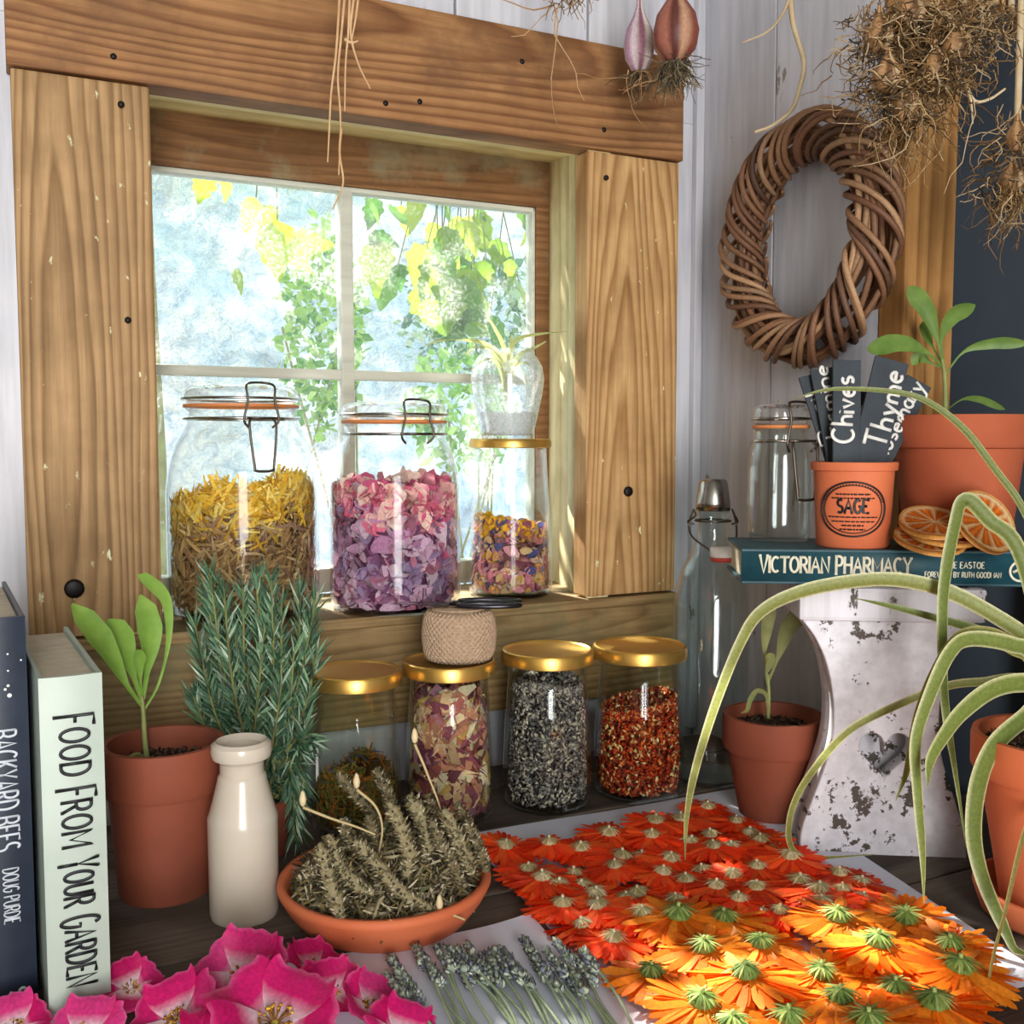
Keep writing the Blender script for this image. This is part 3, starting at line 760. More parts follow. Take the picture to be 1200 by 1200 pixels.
cB, m = base(464, 724, 72, ZS)
B, prB = jar_thing('preserving_jar', 'medium clip-top glass jar on the sill, filled with pink and mauve petals', cB, [(66, 722), (74, 708), (76, 690), (76, 570), (73, 548), (66, 528), (60, 516), (58, 508), (58, 496)])
clip_parts(B, cB, m, prB[-1][1], 58 * m, front=front + .50, hang=False)
hB = zat(572, cB) - ZS
ztB = lambda a, q: hB + .007 * sin(a * 2 + 1) + .010 * (1 - q)
def colB(fr, ang, g):
    n = len(fr); t = np.array([hx(c)[:3] for c in ('e0708c', 'ee9cae', 'eebcb4', 'd4608a', 'f4d4c6')]); b = np.array([hx(c)[:3] for c in ('b0789c', 'c694b4', '8f5c86', 'd2aac2', 'c07890', 'a488ac', 'dcbccb')])
    k = (fr + g.normal(0, .12, n)) > .74
    o = np.where(k[:, None], t[g.integers(0, 5, n)], b[g.integers(0, 7, n)]); return o * g.uniform(.75, 1.2, (n, 1))
obj('dried_rose_petals', fill(prB, ztB, 2300, (PETAL_T, PETAL_F), (.016, .030), colB, 12, .9, '6a3a58', inset=.17), 'dried_matter', loc=cB, kind='stuff', label='pink and mauve dried petals filling the medium clip-top jar', cat='petals')

def gold_lid(root, zt, r, h=.014):
    mb = MB(); mb.lathe([(r * .96, zt - h), (r * 1.01, zt - h + .001), (r * 1.02, zt - .004), (r * .99, zt - .0008), (r * .95, zt), (r * .93, zt - .001), (r * .86, zt - .0022), (0, zt - .0022)], 56)
    o = obj('lid', mb, 'gold_lid', root); flatshade_angle(o, 30)
cC, m = base(598, 703, 46, ZS)
Cj, prC = jar_thing('storage_jar', 'tapered glass jar with gold lid on the sill under the vase, mixed petals inside', cC, [(44, 703), (48, 694), (49, 680), (46, 600), (43, 550), (42, 530), (42, 518)])
zlC = prC[-1][1] + .004; gold_lid(Cj, zlC, 47 * m, .011)
hC = zat(612, cC) - ZS
ztC = lambda a, q: hC + .008 * cos(a - front + 1.2) * q
def colC(fr, ang, g):
    n = len(fr); P = np.array([hx(c)[:3] for c in ('c87888', 'd998a0', 'd9a858', '5a5a8c', 'b0886c', 'c8a878', 'b87868', 'e4c8b0', 'a85c74')]); o = P[g.integers(0, 9, n)]
    y = (fr > .78) & (np.cos(ang - front + .9) > .1) & (g.random(n) < .6); o[y] = np.array(hx('f0b830')[:3]); return o * g.uniform(.75, 1.2, (n, 1))
obj('dried_mixed_petals', fill(prC, ztC, 1500, (PETAL_T, PETAL_F), (.010, .020), colC, 13, .8, '7a4a50'), 'dried_matter', loc=cC, kind='stuff', label='mixed pink, yellow and blue dried petals in the tapered sill jar', cat='petals')

# vase with an air plant on that lid
cV = np.array((cC[0] - .004, cC[1], ZS + zlC))
prV = prof(cV, [(30, 508), (32, 504), (36, 486), (41, 462), (43, 445), (41, 430), (35, 419), (30, 414), (32, 410)]); prV = [(prV[0][0], 0)] + [(r, max(z, .001 * i)) for i, (r, z) in enumerate(prV) if i]
V = thing('glass_vase', 'small bulbous glass vase holding an air plant, on the gold lid', 'vase', cV)
obj('glass_body', MB().lathe(shell(prV, .002), 40), 'vase_glass', V)
mb = MB(); zw = prV[-1][1] * .30
mb.lathe([(0, .004)] + [(rad_at(prV, z) - .0028, z) for z in np.linspace(.004, zw, 6)] + [(0, zw)], 36)
pm('blown_out_water', 'fbfbf6', 'f2f4f0', 20, .3, 0, transl=.5); obj('water', mb, 'blown_out_water', V)  # near-white colour stands in for overexposed light in clear water
vc('pale_leaf', .5, .45, .3)
AP = thing('air_plant', 'spiky pale green air plant in the glass vase', 'plant', cV + np.array((0, 0, zw)))
dV = dep(cV)
for pts in ([(594, 470), (592, 440), (585, 415), (560, 400), (520, 398), (498, 405)], [(594, 470), (597, 430), (600, 405), (612, 395), (640, 390), (665, 388)], [(594, 470), (595, 430), (590, 405), (580, 385), (572, 372)],
            [(594, 470), (593, 435), (575, 410), (555, 407), (545, 416)], [(594, 470), (598, 435), (610, 415), (625, 408), (640, 400)], [(594, 470), (594, 440), (597, 412), (600, 392)], [(594, 470), (590, 440), (578, 420), (562, 425), (552, 434)], [(594, 470), (599, 440), (612, 424), (622, 428)]):
    P = smooth_path([pt(x, y, dV - .02 * i / len(pts)) for i, (x, y) in enumerate(pts)], 5) - (cV + np.array((0, 0, zw)))
    w = np.linspace(.0045, .0008, len(P)); mb = MB(); mb.ribbon(P, w, RT, .3, hx('b9bf7a'), hx('d8d8a0')); obj('leaf', mb, 'pale_leaf', AP)

# --- four gold-lidded jars in a row on the bench
def lid_jar(px, pyf, lidpy, label, half=51):
    c, m = base(px, pyf, half - 3, 0)
    root, pr = jar_thing('storage_jar', label, c, [(half - 6, pyf), (half, pyf - 22), (half + 1, pyf - 50), (half - 1, pyf - 100), (half - 4, lidpy + 55), (half - 6, lidpy + 30), (half - 5, lidpy + 18), (half - 5, lidpy + 6)], 'green_glass')
    gold_lid(root, pr[-1][1] + .003, (half + 2) * m)
    return root, pr, c, m
J1, pr1, c1, m1 = lid_jar(418, 985, 782, 'gold-lidded jar mostly empty, with olive and orange scraps, behind the terracotta saucer', 52)
z1 = zat(906, c1)
obj('dried_herb_scraps', fill(pr1, lambda a, q: z1 + .010 * sin(a * 2) + .012 * (1 - q), 3200, (STRAND_T, STRAND_F), (.008, .022), pick(['8a8040', '6a6430', 'c87830', 'a8904c', '5a6030', '6068a0', 'b0682c'], [.26, .2, .14, .16, .12, .04, .08]), 21, .9, '4a4224'), 'dried_matter', loc=c1, kind='stuff', label='olive and orange dried scraps low in the mostly empty jar', cat='herbs')
J2, pr2, c2, m2 = lid_jar(527, 972, 770, 'gold-lidded jar of dried rose petals carrying the twine ball')
z2 = zat(815, c2)
obj('dried_petal_curls', fill(pr2, lambda a, q: z2 + .006 * sin(a * 3), 1300, (CURL_T, CURL_F), (.022, .040), pick(['d9b48a', 'e6cda6', 'b0625c', '8a4a5a', 'c88a70', 'a8788a', 'e8d8b8', '74404a', 'c4a05c']), 22, 1.1, '4a2c24', inset=.16), 'dried_matter', loc=c2, kind='stuff', label='curled pink and cream dried petals in the jar under the twine', cat='petals')
J3, pr3, c3, m3 = lid_jar(641, 957, 757, 'gold-lidded jar filled almost to the top with grey lavender buds')
z3 = zat(797, c3)
obj('dried_lavender_buds', fill(pr3, lambda a, q: z3 + .004 * sin(a * 2) + .004 * (1 - q), 7500, (GRAIN_T, GRAIN_F), (.006, .0095), pick(['74706e', '928c84', 'aaa298', '5c5858', 'c2b8a8', '807a7a', '444044']), 23, .8, '2c2a2e', .9), 'dried_seeds', loc=c3, kind='stuff', label='grey dried lavender buds filling the jar', cat='herbs')
J4, pr4, c4, m4 = lid_jar(748, 944, 752, 'gold-lidded jar two thirds full of red chilli flakes and pale seeds', 52)
z4 = zat(820, c4)
obj('chilli_flakes', fill(pr4, lambda a, q: z4 - .008 * cos(a - front + 1.6) * q, 6500, (GRAIN_T, GRAIN_F), (.0055, .010), pick(['a02e12', 'b8401a', 'd86a2c', '7c1e0c', 'e8b878', 'f0cf98', 'c04818'], [.24, .2, .12, .14, .13, .07, .10]), 24, .8, '5c1608', .9), 'dried_seeds', loc=c4, kind='stuff', label='red chilli flakes with pale seeds in the jar', cat='spice')

# --- twine ball and scissors on the second lid
pm('twine', 'c2a78c', 'a58a70', 300, .9, .4, bs=900)
zt2 = pr2[-1][1] + .003
ctw = np.array((c2[0] + .010, c2[1] - .002, zt2)); mt = dep(ctw) / F_PX; Rt = 43 * mt; Ht = (768 - 708) * mt
tw = thing('twine_ball', 'ball of natural jute twine on the gold lid', 'twine', ctw)
mb = MB(); mb.lathe([(0, 0), (Rt * .8, 0), (Rt * .93, Ht * .15), (Rt * .98, Ht * .5), (Rt * .93, Ht * .85), (Rt * .75, Ht), (Rt * .3, Ht * .98), (0, Ht * .9)], 40); obj('core', mb, 'twine', tw)
mb = MB()
for k in range(80):
    a0 = k / 80 * 2 * pi; sl_ = 1 if k % 2 else -1; P = []
    for u in np.linspace(0, 1, 12):
        z = Ht * (.02 + .96 * u); r = np.interp(z / Ht, [0, .15, .5, .85, 1], [.8, .93, .98, .93, .76]) * Rt + .0009
        P.append((r * cos(a0 + sl_ * u * 1.3), r * sin(a0 + sl_ * u * 1.3), z))
    mb.tube(P, .0011, 5)
for k in range(7): mb.tube([((Rt * (.3 + k * .07)) * cos(a), (Rt * (.3 + k * .07)) * sin(a), Ht * .99 + .0006) for a in np.linspace(0, 2 * pi, 30, endpoint=False)], .0011, 5, closed=True)
obj('winding', mb, 'twine', tw)
zsc = zt2 + Ht + .0048; P0 = np.array((ctw[0], ctw[1], zsc))
pm('scissor_steel', '4c4a50', '35343a', 60, .3, .05, .9)
sc_ = thing('scissors', 'small dark steel scissors lying on the twine ball', 'scissors', P0)
ax = RT; ay = HV
for s_ in (-1, 1):
    mb = MB(); mb.ribbon([ax * x + ay * (s_ * .0035 * (1 - abs(x + .03) / .05)) + np.array((0, 0, .0006 * s_)) for x in np.linspace(-.066, -.008, 8)], np.interp(np.linspace(0, 1, 8), [0, .6, 1], [.0006, .0034, .004]), ay, .3); obj('blade', mb, 'scissor_steel', sc_)
    lp = [ax * (.030 + .030 * cos(a)) + ay * (s_ * .012 + .010 * sin(a)) for a in np.linspace(0, 2 * pi, 26, endpoint=False)]
    mb = MB(); mb.tube(lp, .0025, 7, closed=True); mb.tube([ax * -.008, ax * .002 + ay * s_ * .006], .0024, 6); obj('handle', mb, 'scissor_steel', sc_)
mb = MB(); mb.lathe([(0, .003), (.003, .002), (.003, -.002), (0, -.003)], 12); obj('pivot', mb, 'steel', sc_, loc=ax * -.006)

# --- swing-top bottle in the corner
cS, m = base(831, 925, 44, 0)
S, prS = jar_thing('swing_top_bottle', 'tall clear swing-top glass bottle in the corner', cS, [(40, 925), (44, 905), (44, 880), (44, 715), (42, 692), (34, 664), (24, 646), (18, 630), (17, 605), (19, 600), (19, 590)], 'bottle_glass', 'bottle')
ztS = prS[-1][1]
mb = MB(); mb.lathe([(0, ztS + 28 * m), (13 * m, ztS + 28 * m), (16 * m, ztS + 25 * m), (19.5 * m, ztS + 2 * m), (19.5 * m, ztS - 8 * m), (18 * m, ztS - 8 * m), (18 * m, ztS), (0, ztS + .001)], 32); obj('cap', mb, 'steel', S)
zc = zat(650, cS); d = -HV * .022 + RT * .006
pm('stopper_white', 'e9e4dc', 'd8d2c8', 30, .35, .02); pm('stopper_red', 'c04a38', 'a83828', 30, .5, .02)
mb = MB(); mb.lathe([(0, 0), (13 * m, 0), (14 * m, 3 * m), (14 * m, 9 * m), (12 * m, 12 * m), (0, 12 * m)], 24); stp = obj('stopper', mb, 'stopper_white', S, loc=d + np.array((0, 0, zc)))
mb = MB(); mb.lathe([(0, -5 * m), (12 * m, -5 * m), (13.5 * m, -2 * m), (13 * m, -.0002), (0, -.0002)], 24); obj('washer', mb, 'stopper_red', stp)
mb = MB()
zr = zat(610, cS)
mb.tube([(20 * m * cos(a), 20 * m * sin(a), zr) for a in np.linspace(0, 2 * pi, 30, endpoint=False)], .0012, 6, closed=True)
for s_ in (-1, 1):
    e = RT * s_ * 22 * m
    mb.tube(smooth_path([e + (0, 0, zr + .012), e * 1.15 + (0, 0, zr + .004), e * 1.25 + (0, 0, zr - .008), e * 1.1 - HV * .012 + (0, 0, zr - .018), d + e * .55 + (0, 0, zc + .006)], 6), .0012, 6)
    mb.tube(smooth_path([e + (0, 0, zr + .012), e * 1.02 - HV * .012 + (0, 0, zr + .006), e * 1.3 + (0, 0, zr - .001), e * .98 + (0, 0, zr - .004)], 6), .0012, 6)
obj('wire_bail', mb, 'dark_wire', S)

# --- stoneware bottle
pm('stoneware', 'cfc4b4', 'bfb2a0', 9, .22, .03, spec=.6); pm('stoneware_inside', '8a7c68', '6f6250', 20, .6, .05)
cT, m = base(287, 1087, 38, 0)
pr = prof(cT, [(38, 1087), (39.5, 1070), (39.5, 1045), (40, 962), (40, 955), (38, 950), (32, 928), (28, 912), (27.5, 908), (25, 905), (25, 893), (27, 889), (33, 886), (35, 879), (34, 871), (29, 867)])
pr = [(pr[0][0], 0), (pr[1][0], .004)] + pr[2:]
ST = thing('stoneware_bottle', 'cream glazed stoneware bottle with a rolled lip, beside the terracotta pot', 'bottle', cT)
obj('body', MB().lathe([(0, 0)] + pr + [(pr[-1][0] * .8, pr[-1][1] - .004), (pr[-1][0] * .75, pr[-1][1] - .02)], 56), 'stoneware', ST); flatshade_angle(ST.children[0], 38)
mb = MB(); mb.lathe([(pr[-1][0] * .78, pr[-1][1] - .018), (0, pr[-1][1] - .022)], 30); obj('dark_mouth', mb, 'stoneware_inside', ST)

# ------------------------------------------------------------------ stool in the corner and what stands on it
sA, sB = T(939, 1000), T(1133, 1007)
u = (sB - sA) / np.linalg.norm(sB - sA); v = np.array((-u[1], u[0], 0)); RZ = atan2(u[1], u[0])
ms_ = dep((sA + sB) / 2) / F_PX
mid = (sA + sB) / 2
stool = thing('painted_stool', 'chipped white wooden stool with a heart cut in its end board', 'stool', mid, RZ)
ZT = zat(687, sA); SEAT = .030; WH = np.linalg.norm(sB - sA) / 2
def curve_plate(name, loops, thick, mat, parent, loc, rot):
    """flat board with holes, from 2-D outlines"""
    cu = bpy.data.curves.new(name, 'CURVE'); cu.dimensions = '2D'; cu.fill_mode = 'BOTH'; cu.extrude = thick / 2; cu.bevel_depth = .0012; cu.bevel_resolution = 1
    for lp in loops:
        sp = cu.splines.new('POLY'); sp.points.add(len(lp) - 1); sp.use_cyclic_u = True
        for p_, (x, y) in zip(sp.points, lp): p_.co = (x, y, 0, 1)
    tmp = bpy.data.objects.new('tmp', cu); COL.objects.link(tmp); dg = bpy.context.evaluated_depsgraph_get()
    me = bpy.data.meshes.new_from_object(tmp.evaluated_get(dg)); bpy.data.objects.remove(tmp)
    me.name = name; me.materials.clear()
    return obj(name, me, mat, parent, loc=loc, rot=rot)
hb = ZT - SEAT
rows = [(.0, 1.0), (.10, .975), (.22, .86), (.34, .74), (.46, .645), (.58, .615), (.70, .64), (.82, .72), (.92, .85), (1.0, 1.02)]
side = smooth_path([(WH * k, hb * z) for z, k in rows], 5)
outline = [tuple(p) for p in side] + [(-x, z) for x, z in side[::-1]]
hc = (0.0, hb * .44); hs = 31 * ms_
heart = [(hc[0] + hs * (16 * sin(t) ** 3) / 16, hc[1] + hs * 1.08 * (13 * cos(t) - 5 * cos(2 * t) - 2 * cos(3 * t) - cos(4 * t)) / 16) for t in np.linspace(0, 2 * pi, 44, endpoint=False)]
DS = .058
curve_plate('end_board', [outline, heart], .016, 'stool_paint', stool, (0, .012, 0), (pi / 2, 0, 0))
curve_plate('end_board', [outline], .016, 'stool_paint', stool, (0, DS - .012, 0), (pi / 2, 0, 0))
mb = MB(); mb.box((-WH * 1.10, -.006, hb), (WH * 1.12, .116, ZT), .004); obj('seat', mb, 'stool_paint', stool, smooth=False)
mb = MB(); mb.box((-.008, .021, hb * .74), (.008, DS - .021, hb * .88), .002); obj('stretcher', mb, 'stool_paint', stool, smooth=False)

# book lying on the stool
pm('teal_cloth', '1f4d58', '17404c', 90, .5, .15, bs=500); pm('page_edges', 'cfc4ae', 'b5a88e', 60, .85, .2, stretch=(1, 1, 30))
pm('ivory_print', 'ece8d2', 'dcd6bc', 60, .5, 0); pm('ink', '1c1c20', '121216', 60, .5, 0)
uu = u; zb = ZT + .0005
bl = on(872, 673, HV, HV @ (sA - v * .006)); bl[2] = 0
off = (bl - mid) @ u
LB, DB, HB = .275, .110, 42 * ms_ * .98
vb = thing('closed_book', 'teal hardback lying flat on the white stool with ivory title on its spine', 'book', mid + u * off + v * .006 + np.array((0, 0, zb)), RZ)
def hard_book(root, L, D, Hh, cover, t=.003, spine='y'):
    """lying book: spine along x at the front, origin at its lower front left corner"""
    mb = MB(); mb.box((0, .002, 0), (L, D, t), .0008); obj('cover', mb, cover, root, smooth=False)
    mb = MB(); mb.box((0, .002, Hh - t), (L, D, Hh), .0008); obj('cover', mb, cover, root, smooth=False)
    mb = MB(); P = [(0, .004, 0), (0, .0005, .004), (0, 0, Hh / 2), (0, .0005, Hh - .004), (0, .004, Hh)]
    V_ = [(x, y, z) for x in (0, L) for _, y, z in P] + [(x, y + .004, z) for x in (0, L) for _, y, z in P]
    mb.add(V_, [[k, k + 1, k + 6, k + 5] for k in range(4)] + [[10 + k, 15 + k, 16 + k, 11 + k] for k in range(4)] + [[k, 10 + k, 11 + k, k + 1] for k in range(4)] + [[5 + k, 6 + k, 16 + k, 15 + k] for k in range(4)])
    sp = obj('spine', mb, cover, root)
    mb = MB(); mb.box((.004, .0045, t + .0002), (L - .004, D - .004, Hh - t - .0002)); obj('page_block', mb, 'page_edges', root, smooth=False)
    return sp
sp = hard_book(vb, LB, DB, HB, 'teal_cloth')
ex, ez = np.array((1., 0, 0)), np.array((0, 0, 1.))
mb = MB(); lettering(mb, 'VICTORIAN PHARMACY', (.016, -.0003, HB * .36), ex, ez, HB * .42, .130, .10, .20, .13, tall_first=.18); obj('title_lettering', mb, 'ivory_print', sp, label='ivory title lettering VICTORIAN PHARMACY')
mb = MB(); lettering(mb, 'JANE EASTOE', (.172, -.0003, HB * .52), ex, ez, HB * .17, .036, .11, .22, .0); lettering(mb, 'FOREWORD BY RUTH GOODMAN', (.158, -.0003, HB * .26), ex, ez, HB * .15, .064, .11, .22); obj('author_lettering', mb, 'ivory_print', sp)
mb = MB(); mb.tube([(.238 + .0085 * cos(a), -.0003, HB * .45 + .0085 * sin(a)) for a in np.linspace(0, 2 * pi, 24, endpoint=False)], .0012, 5, closed=True, flat=((0, 1, 0), .3))
mb.tube([(.232, -.0003, HB * .42), (.237, -.0003, HB * .5), (.244, -.0003, HB * .45)], .0014, 5, flat=((0, 1, 0), .3)); obj('publisher_mark', mb, 'ivory_print', sp)
ZBK = zb + HB
def bk(px, py): return T(px, py, ZBK)
def onbook(px, vo):
    """a place on the book's top: picture column px, vo metres behind the stool's front"""
    c = on(px, 620, v, v @ (mid + v * vo)); c[2] = ZBK + .0004
    return c, dep(c) / F_PX

# clip jar on the book
cK, m = onbook(913, .086)
K, prK = jar_thing('preserving_jar', 'small empty clip-top glass jar on the teal book by the wall', cK, [(32, 634), (36, 622), (37, 610), (37, 548), (35, 530), (32, 520), (31, 512), (31, 502)], 'bottle_glass')
clip_parts(K, cK, m, prK[-1][1], 31 * m, front=front + .42)

# sage pot holding slate markers
pm('new_terracotta', 'd2734a', 'c4633c', 14, .7, .15, bs=250); pm('old_terracotta', 'b05a38', '96452a', 10, .8, .25, bs=120); pm('dark_terracotta', '8e4830', '703826', 9, .75, .25, bs=120)
pm('slate', '3a4148', '2c3238', 40, .7, .25); pm('chalk', 'eceae4', 'd8d6d0', 200, .9, 0)
cG, m = onbook(999, .042)
G = thing('herb_pot', 'small orange terracotta pot with a black oval SAGE stamp, on the teal book', 'pot', cG)
zg_ = zat(541, cG) - cG[2]; rb, rt = 41 * m, 46 * m
prg = [(0, 0), (rb * .96, 0), (rb, .002), (rt * .98, zg_ - 10 * m), (rt * 1.05, zg_ - 9.5 * m), (rt * 1.07, zg_ - 2 * m), (rt * 1.05, zg_), (rt * .94, zg_), (rt * .9, zg_ - .004), (rb * .9, .006), (0, .006)]
flatshade_angle(obj('body', MB().lathe(prg, 56), 'new_terracotta', G), 38)
fa = atan2(C0[1] - cG[1], C0[0] - cG[0])
def on_pot(a, h):
    """a = offset to the right in metres, h = height; on the curved front"""
    r = np.interp(h, [0, zg_], [rb, rt]) + .0004; th = fa + a / r
    return (r * cos(th), r * sin(th), h)
hm = zg_ * .46
mb = MB()
for k, w in ((1.0, .0009), (.88, .0005)): mb.tube([on_pot(39 * m * k * cos(t), hm + 31 * m * k * sin(t)) for t in np.linspace(0, 2 * pi, 48, endpoint=False)], w, 5, closed=True)
obj('oval_stamp', mb, 'ink', G)
def pot_text(text, a0, a1, h0, hh, pen, serif=0.0):
    t = MB(); lettering(t, text, (0, 0, 0), (1, 0, 0), (0, 1, 0), 1.0, a1 - a0, pen, .25, serif)
    Vx = t.V
    for q in range(len(Vx)):
        V_ = Vx[q]; Vx[q] = np.array([np.array(on_pot(a0 + x, h0 + y * hh)) + np.array((cos(fa), sin(fa), 0)) * .0003 for x, y, z in V_])
    return t
t = MB(); 
lt = MB(); lettering(lt, 'SAGE', (0, 0, 0), (1, 0, 0), (0, 1, 0), .0115, 34 * m, .10, .22, .10)
for i in range(len(lt.V)): lt.V[i] = np.array([np.array(on_pot(-17 * m + x, hm - 4 * m + y)) for x, y, z in lt.V[i]])
obj('stamped_name', lt, 'ink', G)
mb = MB(); rd = random.Random(4)
for h, w in ((17, 19), (12.5, 24), (-9, 28), (-14, 24), (-18.5, 12), (-23, 14)):
    x = -w
    while x < w:
        l = rd.uniform(2, 6); x2 = min(x + l, w); mb.tube([on_pot(x * m, hm + h * m), on_pot((x + x2) / 2 * m, hm + h * m), on_pot(x2 * m, hm + h * m)], .0006 if abs(h) < 16 else .0007, 4); x = x2 + 1.2
for k in range(26):
    t0 = radians(18 + k * 5.6); mb.tube([on_pot(34.6 * m * cos(t0), hm + 27.4 * m * sin(t0)), on_pot(36.6 * m * cos(t0), hm + 29.0 * m * sin(t0))], .0006, 4)
obj('fine_print', mb, 'ink', G)
# markers: (word, top px, bottom px, width px, depth nudge)
def marker(word, tp, bp, wpx, dn, t0, hgt, label, tlen):
    d = dep(cG) - .012 + dn
    a, b = pt(*tp, d + .012), pt(*bp, d)
    ax_ = (a - b) / np.linalg.norm(a - b); n_ = -FW - ax_ * (-FW @ ax_); n_ /= np.linalg.norm(n_); s_ = np.cross(ax_, n_); s_ /= np.linalg.norm(s_)
    b = b - ax_ * .012
    L = np.linalg.norm(a - b); w = wpx * m / 2; th = .0016
    root = thing('slate_marker', label, 'plant label', b, group='slate plant markers in the sage pot')
    M_ = np.stack([s_, ax_, n_], 1)
    mb = MB(); bb = MB().box((-w, 0, -th), (w, L, th), .0006); mb.add(bb.V[0] @ M_.T, bb.F); obj('slate_blank', mb, 'slate', root, smooth=False)
    if word:
        lt = MB(); lettering(lt, word, M_ @ np.array((w * (.85 if word == 'Thyme' else .45), t0, th + .0003)), ax_, -s_, hgt, tlen, .085, .16, wob=.05); obj('chalk_lettering', lt, 'chalk', root)
marker('Basil', (946, 440), (985, 560), 22, .016, .045, .012, 'leftmost slate marker, mostly hidden behind the others in the sage pot', .05)
marker('Jasmine', (963, 432), (987, 560), 28, .008, .042, .014, 'slate marker chalked with a half-hidden word beside the Chives one', .075)
marker('Chives', (992, 422), (992, 560), 32, -.010, .044, .019, 'slate marker chalked Chives in the sage pot', .060)
marker('Mint', (1016, 455), (1003, 560), 26, .012, .030, .013, 'slate marker hidden behind Chives and Thyme in the sage pot', .05)
marker('Thyme', (1045, 422), (1012, 560), 40, -.006, .042, .020, 'slate marker chalked Thyme in the sage pot', .072)
marker('Rosemary', (1077, 447), (1014, 566), 32, .006, .036, .016, 'slate marker chalked Rosemary leaning right in the sage pot', .082)

def flowerpot(name, label, c, m, rim_half, rim_h, base_half, z_top, mat, soil_drop=.012, wall=.005):
    root = thing(name, label, 'pot', c)
    rr, rbm, h = rim_half * m, base_half * m, z_top
    rb2 = rr * .90
    pr_ = [(0, 0), (rbm * .97, 0), (rbm, .003), (rb2, h - rim_h), (rr * .965, h - rim_h + .001), (rr, h - rim_h + .005), (rr * 1.005, h - .004), (rr * .99, h), (rr * .99 - wall, h), (rr * .97 - wall, h - .004), (rb2 - wall, h - rim_h - .004), (rbm * .8, .01), (0, .01)]
    flatshade_angle(obj('body', MB().lathe(pr_, 64), mat, root), 38)
    g = np.random.default_rng(int(c[0] * 1000) + 3); mb = MB()
    rs = rr * .97 - wall - .0005; zs = h - soil_drop; n = 26
    ring = []
    mb.lathe([(rs, zs - .003), (rs * .9, zs), (rs * .6, zs + .001), (rs * .3, zs + .002), (0, zs + .001)], 40, col=hx('3a2a20'))
    mb.V[-1][:, 2] += g.normal(0, .0012, len(mb.V[-1]))
    k = 420; a = g.uniform(0, 2 * pi, k); q = np.sqrt(g.random(k)) * rs * .93
    pos = np.stack([q * np.cos(a), q * np.sin(a), zs + g.uniform(0, .003, k)], 1)
    mb.scatter(GRAIN_T, GRAIN_F, pos, rand_rot(k, g), g.uniform(.003, .009, k), np.array([hx(c_)[:3] for c_ in ('2a1e16', '4a382a', '5c4a38', '1e1610')])[g.integers(0, 4, k)])
    obj('soil', mb, 'dried_seeds', root, kind='stuff')
    return root, zs
# large pot on the book
cP, m = onbook(1121, .074)
P4, zs4 = flowerpot('flowerpot', 'large terracotta pot with a sage seedling, standing on the teal book', cP, m, 77, 38 * m, 58, zat(487, cP) - cP[2], 'old_terracotta')
pm('leaf_green', '7d9a4a', '5f8038', 60, .5, .1, transl=.3); pm('leaf_green_fresh', '9bbf58', '7fa845', 60, .45, .1, transl=.35); pm('leaf_dull', '9a9a60', '7c8250', 60, .6, .1, transl=.3); pm('stalk_green', '8f9a58', '7d8048', 60, .6, .1)
def px_leaf(name, pts, dd, w, parent, mat='leaf_green', tw=.2, k=6, fold=.3, taper=None):
    """leaf traced in the picture with its own distances; pts = (px, py) or (px, py, depth)"""
    n = len(pts); P = smooth_path([pt(q[0], q[1], q[2] if len(q) > 2 else dd[0] + (dd[1] - dd[0]) * i / (n - 1)) for i, q in enumerate(pts)], k)
    o = np.array(parent.location)
    N = len(P); t = np.linspace(0, 1, N)
    wid = w * np.interp(t, *(taper or ([0, .12, .5, .8, 1], [.35, .55, 1, .75, .06])))
    sd = np.cross(np.gradient(P, axis=0), FW); sd /= np.linalg.norm(sd, axis=1, keepdims=True)
    sd = sd + tw * FW
    mb = MB(); mb.ribbon(P - o, wid, sd, fold); return obj(name, mb, mat, parent)
def px_stem(pts, dd, r, parent, mat='stalk_green', name='stem'):
    n = len(pts); P = smooth_path([pt(q[0], q[1], q[2] if len(q) > 2 else dd[0] + (dd[1] - dd[0]) * i / (n - 1)) for i, q in enumerate(pts)], 6) - np.array(parent.location)
    mb = MB(); mb.tube(P, np.linspace(r, r * .6, len(P)), 7); return obj(name, mb, mat, parent)
d4 = dep(cP)
sg = thing('seedling', 'sage seedling with long leaf stalks in the large pot on the book', 'plant', cP + np.array((0, 0, zs4)))
px_stem([(1108, 502), (1108, 470), (1107, 440), (1104, 420)], (d4, d4), .0028, sg)
PADDLE = ([0, .3, .55, .8, .93, 1], [.12, .16, .75, 1, .7, .08])
for pts, w, dz in (([(1106, 430), (1098, 395), (1085, 360), (1064, 336)], .009, -.02), ([(1105, 425), (1104, 395), (1118, 370), (1143, 357)], .008, .01), ([(1105, 430), (1085, 412), (1055, 402), (1016, 410)], .009, -.03),
                   ([(1107, 440), (1130, 412), (1165, 402), (1205, 402)], .006, -.02), ([(1106, 432), (1090, 425), (1078, 418), (1070, 428)], .006, .01), ([(1110, 480), (1128, 468), (1150, 468), (1178, 480)], .004, -.03), ([(1106, 428), (1092, 405), (1086, 388), (1085, 375)], .006, .02)):
    px_leaf('leaf', pts, (d4, d4 + dz), w, sg, taper=PADDLE)

